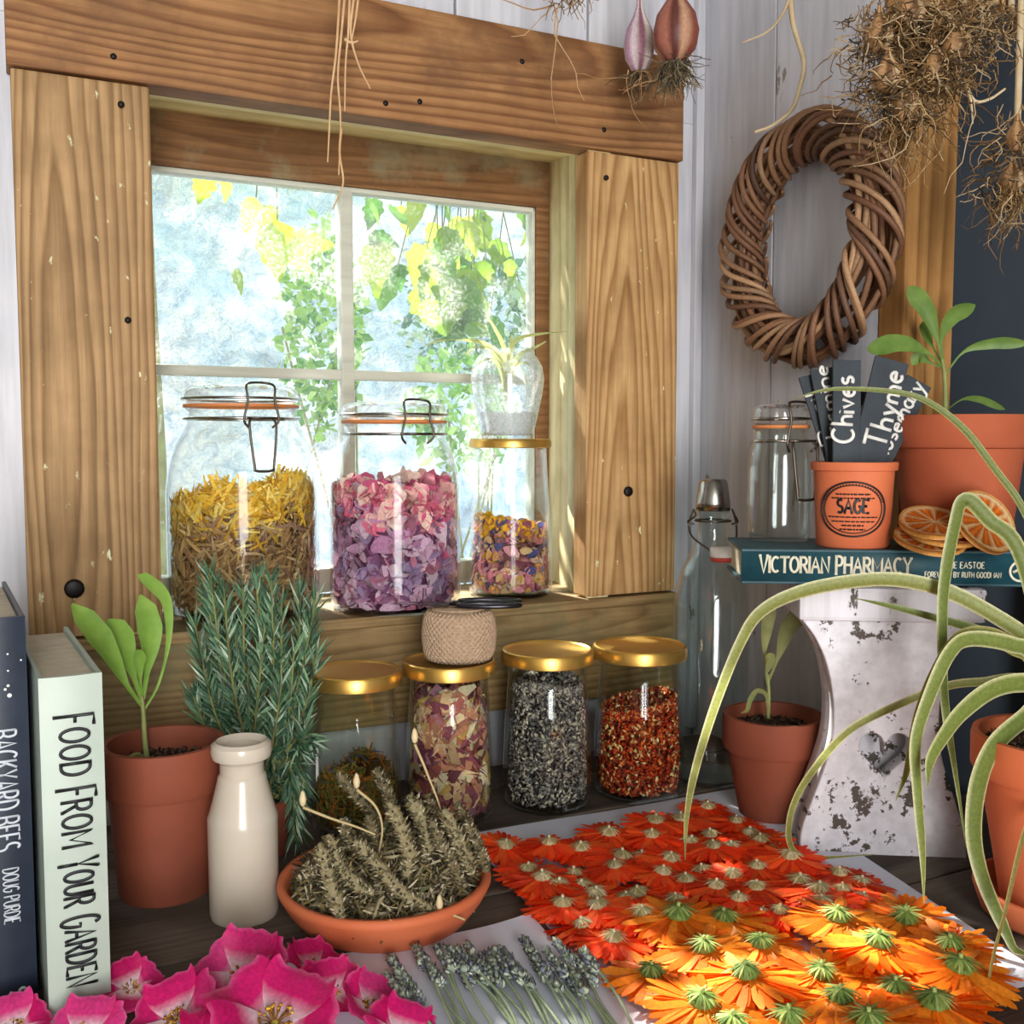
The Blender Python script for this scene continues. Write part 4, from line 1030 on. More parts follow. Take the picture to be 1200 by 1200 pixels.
# dried orange slices
vc('orange_slice', .45, .35, .4)
def orange_slice(R=.030):
    mb = MB(); n = 40; og, dk, rind = hx('f08a28'), hx('cc5c10'), hx('e0a050')
    rings = [0, .12, .2, .5, .8, .88, .95, 1.0]
    for side_ in (1, -1):
        vs = [(0, 0, side_ * .0012)]; cs = [hx('f0d8a0')[:3]]
        for q in rings[1:]:
            for k in range(n):
                a = 2 * pi * k / n; seg = (k % 4 == 0)
                if q >= .95: c = rind
                elif q >= .88: c = hx('f2d9a8')
                else: c = hx('f4cf90') if seg else (og if (k % 4 == 2) else dk)
                vs.append((R * q * cos(a), R * q * sin(a), side_ * (.0022 if q > .85 else (.0020 if seg else .0006)) + .0010 * (q ** 2) * cos(2 * a))); cs.append(c[:3])
        f = [[0, 1 + k, 1 + (k + 1) % n] for k in range(n)]
        for r_ in range(len(rings) - 2):
            f += [[1 + r_ * n + k, 1 + (r_ + 1) * n + k, 1 + (r_ + 1) * n + (k + 1) % n, 1 + r_ * n + (k + 1) % n] for k in range(n)]
        if side_ < 0: f = [q[::-1] for q in f]
        mb.add(vs, f, np.array(cs))
    n0 = 1 + (len(rings) - 2) * n; tot = 1 + (len(rings) - 1) * n
    mb.F += [[n0 + k, n0 + (k + 1) % n, tot + n0 + (k + 1) % n, tot + n0 + k] for k in range(n)]
    return mb
om = orange_slice().mesh('orange_slice'); om.materials.append(MATS['orange_slice'])
RR = .030 * .98
for (px, py, vo, tilt, roll, spin, lb) in ((1090, 631, .002, 1.22, 0, .3, 'dried orange slice at the bottom of the pile on the teal book'), (1106, 623, .003, 1.22, 0, 1.2, 'dried orange slice in the middle of the pile on the teal book'), (1096, 613, .004, 1.20, 0, 2.0, 'dried orange slice on top of the pile on the teal book'),
                                (1154, 612, -.012, .62, .40, .8, 'dried orange slice propped steeply at the right of the pile')):
    p = on(px, py, v, v @ (mid + v * vo))
    o = obj('orange_slice', om, None, loc=p, label=lb, cat='orange slice', group='dried orange slices')
    nv = Vector(np.array((0, 0, 1.)) * sin(tilt) - v * cos(tilt) + u * roll).normalized()
    o.rotation_mode = 'QUATERNION'; o.rotation_quaternion = nv.to_track_quat('Z', 'Y') @ Quaternion((0, 0, 1), spin)

# teal book standing behind the stool against the dark panel
tb = thing('closed_book', 'dark teal book standing upright against the dark panel behind the stool', 'book', (.896, .47, 0))
for x in (0, .019): obj('cover', MB().box((x, 0, 0), (x + .003, .20, .262), .0006), 'teal_cloth', tb, smooth=False)
obj('spine', MB().box((0, -.003, 0), (.022, -.0002, .262), .0006), 'teal_cloth', tb, smooth=False); obj('page_block', MB().box((.0032, 0, .003), (.0188, .196, .259)), 'page_edges', tb, smooth=False)

# small pot between bottle and stool
c2p, m = base(904, 967, 38, 0)
P2, zs2 = flowerpot('flowerpot', 'small terracotta pot with a drooping seedling, between glass bottle and stool', c2p, m, 58, 42 * m, 38, zat(836, c2p), 'dark_terracotta', .014)
d2 = dep(c2p)
s2 = thing('seedling', 'drooping yellow-green seedling in the small pot by the stool', 'plant', c2p + np.array((0, 0, zs2)))
px_stem([(900, 842), (901, 815), (900, 790)], (d2, d2), .0022, s2)
for pts, w in (([(900, 800), (896, 765), (900, 730), (904, 702)], .007), ([(900, 800), (912, 770), (925, 735), (946, 712)], .009), ([(900, 806), (898, 790), (903, 775), (901, 765)], .005)):
    px_leaf('leaf', pts, (d2, d2 - .015), w, s2, 'leaf_dull', taper=PADDLE)
px_leaf('withered_leaf', [(900, 836), (898, 815), (888, 810), (880, 820), (876, 832), (868, 836)], (d2, d2 - .03), .003, s2, 'leaf_dull')

# wreath on the side wall
vc('willow', .55, 0, .35, .25)
wc = np.array((XW - .036, .0, .0)); e4 = [Wx(*q, XW - .034) for q in ((850, 300), (1050, 260), (950, 125), (930, 435))]
wy = (e4[0][1] + e4[1][1]) / 2; wz = (e4[2][2] + e4[3][2]) / 2; RY = (e4[0][1] - e4[1][1]) / 2; RZm = (e4[2][2] - e4[3][2]) / 2
rm = .0245; RYc, RZc = RY - rm - .004, RZm - rm - .004
wth = thing('willow_wreath', 'round brown willow wreath hanging on the white side wall', 'wreath', (XW - rm - .006, wy, wz))
rd = random.Random(12)
def torus(th, ph, r): return np.array((-r * sin(ph), (RYc + r * cos(ph)) * cos(th), (RZc + r * cos(ph)) * sin(th)))
cw = ['7a553c', '8f6a4c', '6a4834', 'a07c5c', '5c4030', '876044']
for k in range(16):
    a = k / 16 * 2 * pi; r = rm * rd.uniform(.55, .8); ph0 = rd.uniform(0, 6.28)
    P = [torus(t, ph0 + 1.1 * sin(t + a), r * (1 + .08 * sin(5 * t + a))) for t in np.linspace(0, 2 * pi, 64, endpoint=False)]
    mb = MB(); mb.tube(P, .0033, 6, closed=True, col=hx(rd.choice(cw))); obj('twig', mb, 'willow', wth)
NW = 46
for k in range(NW):
    th0 = k / NW * 2 * pi + rd.uniform(-.04, .04); span = rd.uniform(1.0, 1.3); r = rm * rd.uniform(.93, 1.08); ph0 = rd.uniform(-.3, .3) + 3.4
    P = [torus(th0 + span * t, ph0 - 5.9 * t, r) for t in np.linspace(0, 1, 26)]
    P = [np.array((min(p_[0], rm + .002), p_[1], p_[2])) for p_ in P]
    mb = MB(); mb.tube(P, np.interp(np.linspace(0, 1, 26), [0, .1, .9, 1], [.0022, .0032, .0030, .0018]), 6, col=hx(rd.choice(cw))); obj('twig', mb, 'willow', wth)

# ------------------------------------------------------------------ books at the left
pm('navy_cover', '1c2638', '151d2c', 60, .45, .05); pm('mint_cover', 'b4bfb4', 'a8b4a8', 20, .45, .05); pm('mint_side', 'a9b8ae', '98a89e', 20, .5, .05); pm('silver_print', 'c8ccd4', 'b4b8c0', 60, .4, 0)
def standing_book(label, right_bottom, top_py, wpx, depth, rz, cover, name='standing_book', cover2=None):
    c = T(*right_bottom); m = dep(c) / F_PX; Wd = wpx; Hh = zat(top_py, c)
    root = thing(name, label, 'book', c, rz)
    for x in (-Wd, -.003): obj('cover', MB().box((x, .002, 0), (x + .003, depth, Hh), .0006), cover2 or cover, root, smooth=False)
    mb = MB(); arcx = np.linspace(-Wd, 0, 7); yy = -.002 * np.sin(np.linspace(0, pi, 7))
    V_ = [(x, y + .001, z) for z in (0, Hh) for x, y in zip(arcx, yy)] + [(x, .004, z) for z in (0, Hh) for x in arcx]
    mb.add(V_, [[k, k + 1, k + 8, k + 7] for k in range(6)] + [[7 + k, 8 + k, 22 + k, 21 + k] for k in range(6)] + [[k + 1, k, 14 + k, 15 + k] for k in range(6)] + [[0, 7, 21, 14], [6, 20, 27, 13]])
    sp = obj('spine', mb, cover, root); flatshade_angle(sp, 40)
    obj('page_block', MB().box((-Wd + .0032, .0045, .004), (-.0032, depth - .004, Hh - .004)), 'page_edges', root, smooth=False)
    return root, sp, Wd, Hh, c, m
nz_, px_ = np.array((0, 0, -1.)), np.array((1., 0, 0))
fb, sp, Wd, Hh, c, m = standing_book('thick pale mint hardback standing beside the navy book, with a dark decorative title', (131, 1184), 788, .037, .185, radians(3.5), 'mint_cover', cover2='mint_side')
def vz(py): return zat(py, c)
mb = MB()
for w_, y0, y1 in (('FOOD', 834, 902), ('FROM', 918, 984), ('YOUR', 1000, 1052), ('GARDEN', 1066, 1144)):
    lettering(mb, w_, (-Wd * .70, -.0015, vz(y0)), nz_, px_, Wd * .46, vz(y0) - vz(y1), .068, .26, .09, tall_first=.34)
obj('title_lettering', mb, 'ink', sp, label='dark decorative lettering FOOD FROM YOUR GARDEN')
mb = MB(); mb.tube(smooth_path([(-Wd * .3, -.0015, vz(1168)), (-Wd * .15, -.0015, vz(1172)), (-Wd * .3, -.0015, vz(1178)), (-Wd * .12, -.0015, vz(1180))], 5), .0008, 5, flat=((0, 1, 0), .3)); obj('publisher_mark', mb, 'ink', sp)
bb, sp, Wd, Hh, c, m = standing_book('navy hardback with small white spots and silver title on its spine', (45, 1180), 722, .032, .185, radians(3.5), 'navy_cover')
mb = MB(); lettering(mb, 'BACKYARD BEES', (-Wd * .70, -.0015, vz(852)), nz_, px_, Wd * .46, vz(852) - vz(990), .06, .2); obj('title_lettering', mb, 'silver_print', sp, label='silver lettering BACKYARD BEES')
mb = MB(); lettering(mb, 'DOUG PURDIE', (-Wd * .56, -.0015, vz(1012)), nz_, px_, Wd * .28, vz(1012) - vz(1075), .06, .2); obj('author_lettering', mb, 'silver_print', sp)
mb = MB(); lettering(mb, 'S', (-Wd * .5, -.0015, vz(1152)), nz_, px_, Wd * .3, .008, .13); obj('publisher_mark', mb, 'silver_print', sp)
mb = MB(); rd = random.Random(5)
for k in range(22):
    x, z = -Wd * rd.uniform(.08, .95), vz(rd.uniform(735, 815)); r = rd.choice((.0006, .0009, .0014))
    mb.add([(x + r * cos(a), -.0016, z + r * sin(a)) for a in np.linspace(0, 2 * pi, 9)[:-1]], [[7 - i for i in range(8)]])
obj('white_spots', mb, 'chalk', sp)

# ------------------------------------------------------------------ potted seedling, rosemary
c1p, m = base(196, 1063, 52, 0)
P1, zs1 = flowerpot('flowerpot', 'terracotta pot with a broad-leaved seedling, beside the mint book', c1p, m, 69, 56 * m, 53, zat(868, c1p), 'dark_terracotta', .020)
d1 = dep(c1p); s1 = thing('seedling', 'seedling with five broad pale green leaves in the terracotta pot by the books', 'plant', c1p + np.array((0, 0, zs1)))
px_stem([(174, 900), (170, 870), (168, 835), (166, 815)], (d1, d1), .0026, s1)
PAD2 = ([0, .3, .5, .72, .9, 1], [.14, .2, .6, 1, .85, .1])
for pts, w, dz in (([(166, 828), (146, 800), (120, 755), (84, 708)], .0115, -.03), ([(166, 822), (155, 790), (142, 755), (126, 726)], .013, .01), ([(167, 820), (172, 785), (174, 745), (164, 697)], .012, .02), ([(167, 835), (186, 800), (197, 750), (194, 705), (176, 684), (160, 674)], .0065, .03), ([(166, 815), (164, 795), (162, 775), (166, 762)], .006, -.01)):
    px_leaf('leaf', pts, (d1, d1 + dz), w, s1, 'leaf_green_fresh', taper=PAD2)
px_leaf('withered_leaf', [(172, 890), (160, 885), (148, 893), (132, 896)], (d1, d1 - .03), .003, s1, 'leaf_dull')

cR, m = base(304, 1012, 38, 0)
vc('rosemary_leaf', .5, .12, .35)
RP, zsr = flowerpot('flowerpot', 'dark plant pot of the rosemary, half hidden behind the stoneware bottle', cR, m, 40, .015, 34, .050, 'dark_terracotta', .008)
RM = thing('rosemary_bush', 'bushy dark green rosemary in the pot behind the stoneware bottle', 'plant', cR + np.array((0, 0, zsr)))
dR = dep(cR); g = np.random.default_rng(8); rd = random.Random(8)
tips = [(358, 845), (366, 870), (350, 900), (358, 930), (346, 985), (336, 1000), (352, 975), (340, 870), (330, 940), (226, 815), (258, 770), (370, 700), (245, 672), (262, 690), (300, 672), (318, 680), (330, 705), (352, 690), (366, 735), (228, 730), (236, 770), (345, 760), (372, 765), (275, 735), (310, 730), (250, 810), (360, 830), (352, 880), (340, 920), (270, 850), (330, 800), (290, 780), (362, 800), (345, 960), (322, 900), (240, 690), (285, 690)]
pos, dirs, nr, cols, ms = [], [], [], [], MB()
for i, (tx, ty) in enumerate(tips):
    dd = dR + rd.uniform(-.03, .03); b0 = pt(306 + rd.uniform(-18, 18), 935, dR + rd.uniform(-.012, .012)); e = pt(tx, ty, dd); md = (b0 + e) / 2 + RT * (tx - 306) * m * .22
    if ty > 850: b0 = pt(306, 935, dR); md = (b0 + e) / 2 + RT * .012 + np.array((0, 0, .03))
    P = smooth_path([b0, md, e], 16); P[:, 2] = np.maximum(P[:, 2], .012); ms.tube(P - np.array(RM.location), np.linspace(.002, .001, len(P)), 5)
    L = np.linalg.norm(np.diff(P, axis=0), axis=1).sum(); n = int(L / .00100)
    for k in range(n):
        t = (k + rd.random()) / n; j = min(int(t * (len(P) - 1)), len(P) - 2); p = P[j] + (P[j + 1] - P[j]) * (t * (len(P) - 1) - j)
        if t < .06: continue
        tg = P[j + 1] - P[j]; tg /= np.linalg.norm(tg); o = np.array([rd.gauss(0, 1) for _ in range(3)]); o -= tg * (o @ tg); o /= np.linalg.norm(o)
        up_ = .75 + .7 * t; dv = tg * up_ + o * (1.0 - .35 * t); pos.append(p); dirs.append(dv); nr.append(np.cross(dv, o) + .001)
NDL_T = [(0, -.05, 0), (.5, -.085, .05), (1, 0, .0), (.5, .085, .05), (0, .05, 0)]; NDL_F = [[0, 1, 3, 4], [1, 2, 3, 3]]
NDL_F = [[0, 1, 4], [1, 3, 4], [1, 2, 3]]
pos = [np.array((q_[0], q_[1], max(q_[2], .022))) for q_ in pos]; n = len(pos); pal = np.array([hx(c_)[:3] for c_ in ('44644a', '567a56', '30503c', '7a9a74', 'a4b8a0', '40604a', '5e8062')])
mb = MB(); mb.scatter(NDL_T, NDL_F, np.array(pos) - np.array(RM.location), frames(np.array(dirs) + g.normal(0, .18, (n, 3)), np.array(nr) + g.normal(0, .4, (n, 3))), np.stack([g.uniform(.014, .027, n), g.uniform(.009, .015, n), np.full(n, .02)], 1), pal[g.integers(0, 7, n)] * g.uniform(.75, 1.25, (n, 1)))
obj('needles', mb, 'rosemary_leaf', RM, kind='stuff'); obj('stem', ms, 'vine_stem', RM)

# ------------------------------------------------------------------ saucer with dried stalks
cU, m = base(452, 1117, 90, 0)
sau = thing('terracotta_saucer', 'wide terracotta saucer heaped with dried herb stalks', 'saucer', cU)
hU = .034; ru = 124 * m
obj('dish', MB().lathe([(0, 0), (ru * .72, 0), (ru * .80, .004), (ru * .93, hU * .55), (ru * .985, hU * .8), (ru, hU - .004), (ru * .985, hU), (ru * .93, hU), (ru * .905, hU - .004), (ru * .84, hU * .5), (ru * .74, .010), (0, .010)], 72), 'new_terracotta', sau)
dU = dep(cU)
g = np.random.default_rng(31); n = 5200; a = g.uniform(0, 2 * pi, n); q = np.sqrt(g.random(n)) * .86; htop = .044 * (1 - q ** 2.2) + .010
z = .012 + g.random(n) ** .6 * htop; k = g.random(n) < .25
pos = np.stack([ru * q * np.cos(a), ru * q * np.sin(a), z], 1)
pal = np.array([hx(c_)[:3] for c_ in ('7c7056', '9a8e6c', '5c5242', 'b8ab8a', '68664a', '87764a', 'd0c4a6', '4a4236')])
mb = MB(); mb.lathe([(ru * .85, .0125), (ru * .6, .022), (ru * .3, .036), (0, .040)], 32, col=hx('3e3626'))
mb.scatter(STRAND_T, STRAND_F, pos, rand_rot(n, g), g.uniform(.006, .020, n), pal[g.integers(0, 8, n)])
n2 = 2600; a = g.uniform(0, 2 * pi, n2); q = np.sqrt(g.random(n2)) * .8
mb.scatter(GRAIN_T, GRAIN_F, np.stack([ru * q * np.cos(a), ru * q * np.sin(a), .016 + .036 * (1 - q ** 2) + g.uniform(-.01, .006, n2)], 1), rand_rot(n2, g), g.uniform(.004, .008, n2), pal[g.integers(0, 8, n2)])
obj('dried_herb_heap', mb, 'dried_matter', loc=cU, kind='stuff', label='crumbled brown-green dried herbs heaped in the saucer', cat='herbs')
stalks = [([(395, 905), (415, 930), (440, 960), (450, 985)], .02, .0042), ([(440, 900), (452, 925), (462, 950), (470, 975)], .03, .0042), ([(545, 960), (556, 985), (566, 1005), (570, 1022)], -.02, .0040), ([(375, 988), (383, 1020), (392, 1050), (401, 1082)], -.055, .0046), ([(384, 978), (395, 1010), (415, 1035), (438, 1046)], -.045, .0042), ([(415, 985), (440, 1010), (470, 1045), (512, 1068)], -.04, .0040), ([(478, 932), (492, 955), (503, 985), (495, 1010)], .0, .0048),
          ([(520, 948), (532, 975), (545, 1002), (553, 1024)], -.01, .0046), ([(505, 958), (515, 985), (530, 1010), (545, 1040)], -.03, .0044), ([(455, 940), (470, 970), (480, 1000), (476, 1026)], -.03, .0046), ([(430, 955), (440, 985), (452, 1008), (470, 1030)], -.02, .0042),
          ([(400, 960), (412, 985), (430, 1005), (452, 1018)], -.03, .0042), ([(535, 940), (552, 970), (562, 1000), (566, 1018)], .0, .0036), ([(358, 1010), (372, 1030), (390, 1045), (420, 1058)], -.03, .0040), ([(500, 930), (508, 955), (520, 980), (535, 995)], .02, .004)]
rd = random.Random(9)
for i_, (pts, dz, r) in enumerate(stalks):
    big_ = i_ in (3, 4, 5, 6, 7, 9); r = r * (1.35 if big_ else 1); dz = dz - (.018 if big_ else 0)
    P = smooth_path([pt(x, y, dU + dz) for x, y in pts], 10); o = P[-1].copy()
    st_ = thing('dried_stalk', 'brown dried seed stalk sticking out of the terracotta saucer', 'herb', o, group='dried seed stalks in the saucer')
    mb = MB(); N = len(P); rr = .92 * r * np.interp(np.linspace(0, 1, N), [0, .1, .7, 1], [.3, .9, 1, .5]) * (1 + .18 * np.sin(np.arange(N) * 2.6)); mb.tube(P - o, rr, 8, col=hx('a09470' if big_ else '83775a')); 
    g = np.random.default_rng(int(pts[0][0])); n = 300; j = g.integers(1, N - 1, n); tg = np.gradient(P, axis=0)[j]; tg /= np.linalg.norm(tg, axis=1, keepdims=True)
    od = g.normal(size=(n, 3)); od -= tg * np.sum(od * tg, 1, keepdims=True); od /= np.linalg.norm(od, axis=1, keepdims=True)
    mb.scatter(GRAIN_T, GRAIN_F, P[j] - o + od * rr[j][:, None], frames(od * .9 - tg * .6, tg), g.uniform(.0035, .0075, n), pal[g.integers(0, 8, n)])
    obj('seed_spike', mb, 'dried_matter', st_)
pm('dry_stem', 'c2ae80', 'a89468', 60, .7, .1); pm('bone_stem', 'd9c8a0', 'c2ac80', 60, .6, .1)
for pts, dz in (([(355, 946), (385, 958), (415, 968), (440, 978)], -.05), ([(486, 872), (496, 895), (504, 915), (512, 935), (520, 960)], -.01), ([(418, 925), (440, 945), (448, 970), (444, 1000)], -.03), ([(515, 1068), (530, 1072), (545, 1078)], -.06)):
    P = smooth_path([pt(x, y, dU + dz) for x, y in pts], 8); o = P[-1].copy()
    st_ = thing('dry_grass_stalk', 'thin pale dry stem lying over the herb heap in the saucer', 'herb', o, group='thin stems in the saucer'); mb = MB(); mb.tube(P - o, np.linspace(.0012, .0007, len(P)), 6); obj('stem', mb, 'dry_stem', st_)
    mb = MB(); mb.lathe([(0, 0), (.002, .002), (.0028, .006), (.0015, .011), (0, .013)], 10); obj('bud', mb, 'bone_stem', st_, loc=P[0] - o)

# ------------------------------------------------------------------ paper sheets
pm('tissue_paper', 'd4d8e6', 'c6cbdc', 8, .8, .12, bs=60)
def sheet(name, label, corners, z=.0006, curl=()):
    """thin sheet over a four-sided patch of the bench, slightly cockled"""
    q = np.array([T(*c_) for c_ in corners]); c = q.mean(0); N = 22; vs = []
    for i in range(N + 1):
        for j in range(N + 1):
            s_, t_ = i / N, j / N
            p = (q[0] * (1 - s_) + q[1] * s_) * (1 - t_) + (q[3] * (1 - s_) + q[2] * s_) * t_ - c
            h = .0006 + .0005 * (1 + sin(9 * s_ + 4 * t_) * cos(7 * t_))
            for ci, k in curl:
                ds = ((s_, 1 - t_)[0] if False else 0); cs, ct = ((0, 0), (1, 0), (1, 1), (0, 1))[ci]; d_ = max(0, .22 - sqrt((s_ - cs) ** 2 + (t_ - ct) ** 2)); h += k * d_ * d_
            vs.append((p[0], p[1], h))
    M_ = (N + 1); f = [[i * M_ + j, i * M_ + j + 1, (i + 1) * M_ + j + 1, (i + 1) * M_ + j] for i in range(N) for j in range(N)]
    mb = MB(); V_ = np.array(vs); mb.add(np.vstack([V_, V_ - (0, 0, .0003)]), f + [[x + len(vs) for x in reversed(q_)] for q_ in f])
    return obj(name, mb, 'tissue_paper', loc=(c[0], c[1], z), label=label, cat='paper')
sheet('paper_sheet', 'white paper sheet under the spread of orange flower heads', [(545, 980), (885, 922), (1235, 1152), (775, 1235)], .0004)
sheet('paper_sheet', 'white paper sheet under the lavender sprigs', [(195, 1158), (622, 1082), (790, 1225), (280, 1330)], .0016, curl=((1, .12),))

# ------------------------------------------------------------------ orange flower heads, laid face down
vc('calendula', .5, .35, .3, .14)
def calendula(R, n_pet, layers, pal, cal_pal, seed, dome, pw=.62, ck=.27):
    g = np.random.default_rng(seed); mb = MB(); P = np.array([hx(c_)[:3] for c_ in pal])
    tv = [(0, -.10, 0), (.35, -.17, 0), (.7, -.19, 0), (.93, -.12, 0), (1, 0, 0), (.93, .12, 0), (.7, .19, 0), (.35, .17, 0), (0, .10, 0)]; tf = [[0, 1, 7, 8], [1, 2, 6, 7], [2, 3, 5, 6]]
    tri = [[3, 4, 5]]
    for l in range(layers):
        a = (np.arange(n_pet) + g.uniform(-.3, .3, n_pet) + l * .5) / n_pet * 2 * pi
        L = R * g.uniform(.82, 1.02, n_pet) * (1 - .14 * l); tilt = g.uniform(.10, .30, n_pet) + .22 * l * (1 if l % 2 else .6)
        d = np.stack([np.cos(a) * np.cos(tilt), np.sin(a) * np.cos(tilt), -np.sin(tilt) * .55], 1)
        nrm = np.tile((0, 0, 1.), (n_pet, 1)) + g.normal(0, .22, (n_pet, 3))
        base_ = np.stack([np.cos(a), np.sin(a), 0 * a], 1) * R * .08 + np.array((0, 0, dome - .001 * l))
        col = P[g.integers(0, len(P), n_pet)] * g.uniform(.85, 1.12, (n_pet, 1)); Rm = frames(d, nrm); w = L * pw
        S3 = np.stack([L, w, L], 1)
        mb.scatter(tv, tf, base_, Rm, S3, col); mb.scatter(tv, tri, base_, Rm, S3, col)
        V_ = mb.V[-2]; V_[:, 2] = np.maximum(V_[:, 2], .0004); V_ = mb.V[-1]; V_[:, 2] = np.maximum(V_[:, 2], .0004)
    mp = mb.mesh('petals'); mp.materials.append(MATS['calendula'])
    mc = MB(); Q = np.array([hx(c_)[:3] for c_ in cal_pal]); rc = R * ck
    mc.lathe([(rc * .9, dome - .002), (rc, dome + rc * .15), (rc * .8, dome + rc * .5), (rc * .35, dome + rc * .72), (0, dome + rc * .78)], 16, col=Q[0])
    k = 30; a = np.arange(k) / k * 2 * pi + g.uniform(-.1, .1, k)
    b_ = np.stack([np.cos(a) * rc * .35, np.sin(a) * rc * .35, np.full(k, dome + rc * .72)], 1); d = np.stack([np.cos(a), np.sin(a), np.full(k, -.42) + g.uniform(-.1, .25, k)], 1)
    mc.scatter(NDL_T, NDL_F, b_, frames(d, np.tile((0, 0, 1.), (k, 1)) + .4 * np.stack([np.cos(a), np.sin(a), 0 * a], 1)), np.stack([g.uniform(1.0, 1.7, k) * rc, np.full(k, rc * 1.2), np.full(k, rc)], 1), Q[g.integers(0, len(Q), k)])
    k = 5; mc.tube([(0, 0, dome + rc * .7), (.0004, 0, dome + rc * 1.05)], rc * .16, 7, col=Q[-1])
    m2 = mc.mesh('calyx'); m2.materials.append(MATS['calendula'])
    return mp, m2
red_v = [calendula(.0300, 40, 3, ['fb4616', 'ff5a20', 'f03c10', 'ff6a28'], ['ccbf92', 'e0d6ac', 'b4ac70', 'ebe3c2'], s_, .008, .46, .22) for s_ in (1, 2, 3)]
ora_v = [calendula(.0370, 34, 3, ['f57a10', 'fb8a1a', 'ee6a08', 'ff9826'], ['7f9a4c', '9ab05c', '6a8a44', 'b8c478'], s_, .010, .50, .23) for s_ in (4, 5, 6)]
z6 = lambda x, y: (540 + x * .3, 900 + y * .3)
z7 = lambda x, y: (840 + x * .3, 900 + y * .3)
reds = [z6(*q) for q in ((170, 300), (345, 300), (470, 310), (575, 245), (625, 340), (760, 215), (745, 268), (605, 390), (265, 385), (440, 395), (380, 450), (470, 445), (395, 525), (540, 540), (640, 495), (595, 660), (705, 580), (785, 415), (815, 350), (840, 515), (945, 380), (990, 310), (1075, 195), (975, 260), (960, 130), (995, 470), (890, 270), (1060, 410), (1165, 550), (1155, 465), (700, 470), (860, 200), (880, 440), (520, 480), (480, 590), (930, 560), (1080, 520), (320, 440), (700, 330))]
reds += [z7(*q) for q in ((175, 270), (160, 385), (285, 355), (320, 435), (345, 520), (480, 400), (495, 485), (130, 235), (560, 420), (240, 300), (400, 480), (250, 560), (570, 500), (420, 540), (60, 300))]
oras = [z6(*q) for q in ((850, 610), (1030, 605), (745, 805), (950, 728), (1115, 855), (930, 965), (1170, 690))] + [z7(*q) for q in ((465, 625), (740, 590), (630, 735), (915, 705), (405, 815), (940, 815), (700, 880), (480, 925), (280, 985), (60, 1030), (600, 1030), (850, 960))]
SPECIAL = {tuple(round(w_) for w_ in q): l_ for q, l_ in (
    (z6(170, 300), 'red-orange flower head at the paper corner beside the heaped saucer'),
    (z6(595, 660), 'red-orange flower head beside the bare strip of paper next to the lavender sheet'),
    (z6(960, 130), 'red-orange flower head touching the foot of the small terracotta pot'),
    (z7(480, 400), 'red-orange flower head by the front foot of the white stool'),
    (z6(745, 805), 'bright orange flower head at the paper edge facing the lavender sheet'),
    (z7(740, 590), 'bright orange flower head at the paper edge below the white stool'),
    (z7(940, 815), 'bright orange flower head by the paper corner near the spider plant saucer'))}
rd = random.Random(21)
def lay(lst, var, name, label, group, hi):
    proto = {}
    for i, (px, py) in enumerate(sorted(lst, key=lambda q: q[1])):
        p = T(px, py + 4, .012); zl = .0022 + (i % 4) * .0022 + hi
        k = i % 3; lb_ = SPECIAL.get((round(px), round(py)))
        root = thing(name, lb_ or label, 'flower', (p[0], p[1], zl), rd.uniform(0, 6.28), group=group)
        root.rotation_euler = (rd.gauss(0, .07), rd.gauss(0, .07), rd.uniform(0, 6.28)); s_ = rd.uniform(.9, 1.12); root.scale = (s_,) * 3
        for nm, me in zip(('petals', 'calyx'), var[k]): obj(nm, me, None, root)
lay(reds, red_v, 'calendula_head', 'red-orange flower head with pale centre, laid face down on the paper', 'red-orange flower heads drying on paper', 0.0)
lay(oras, ora_v, 'calendula_head', 'bright orange flower head with green calyx, laid face down on the paper', 'bright orange flower heads drying on paper', .004)

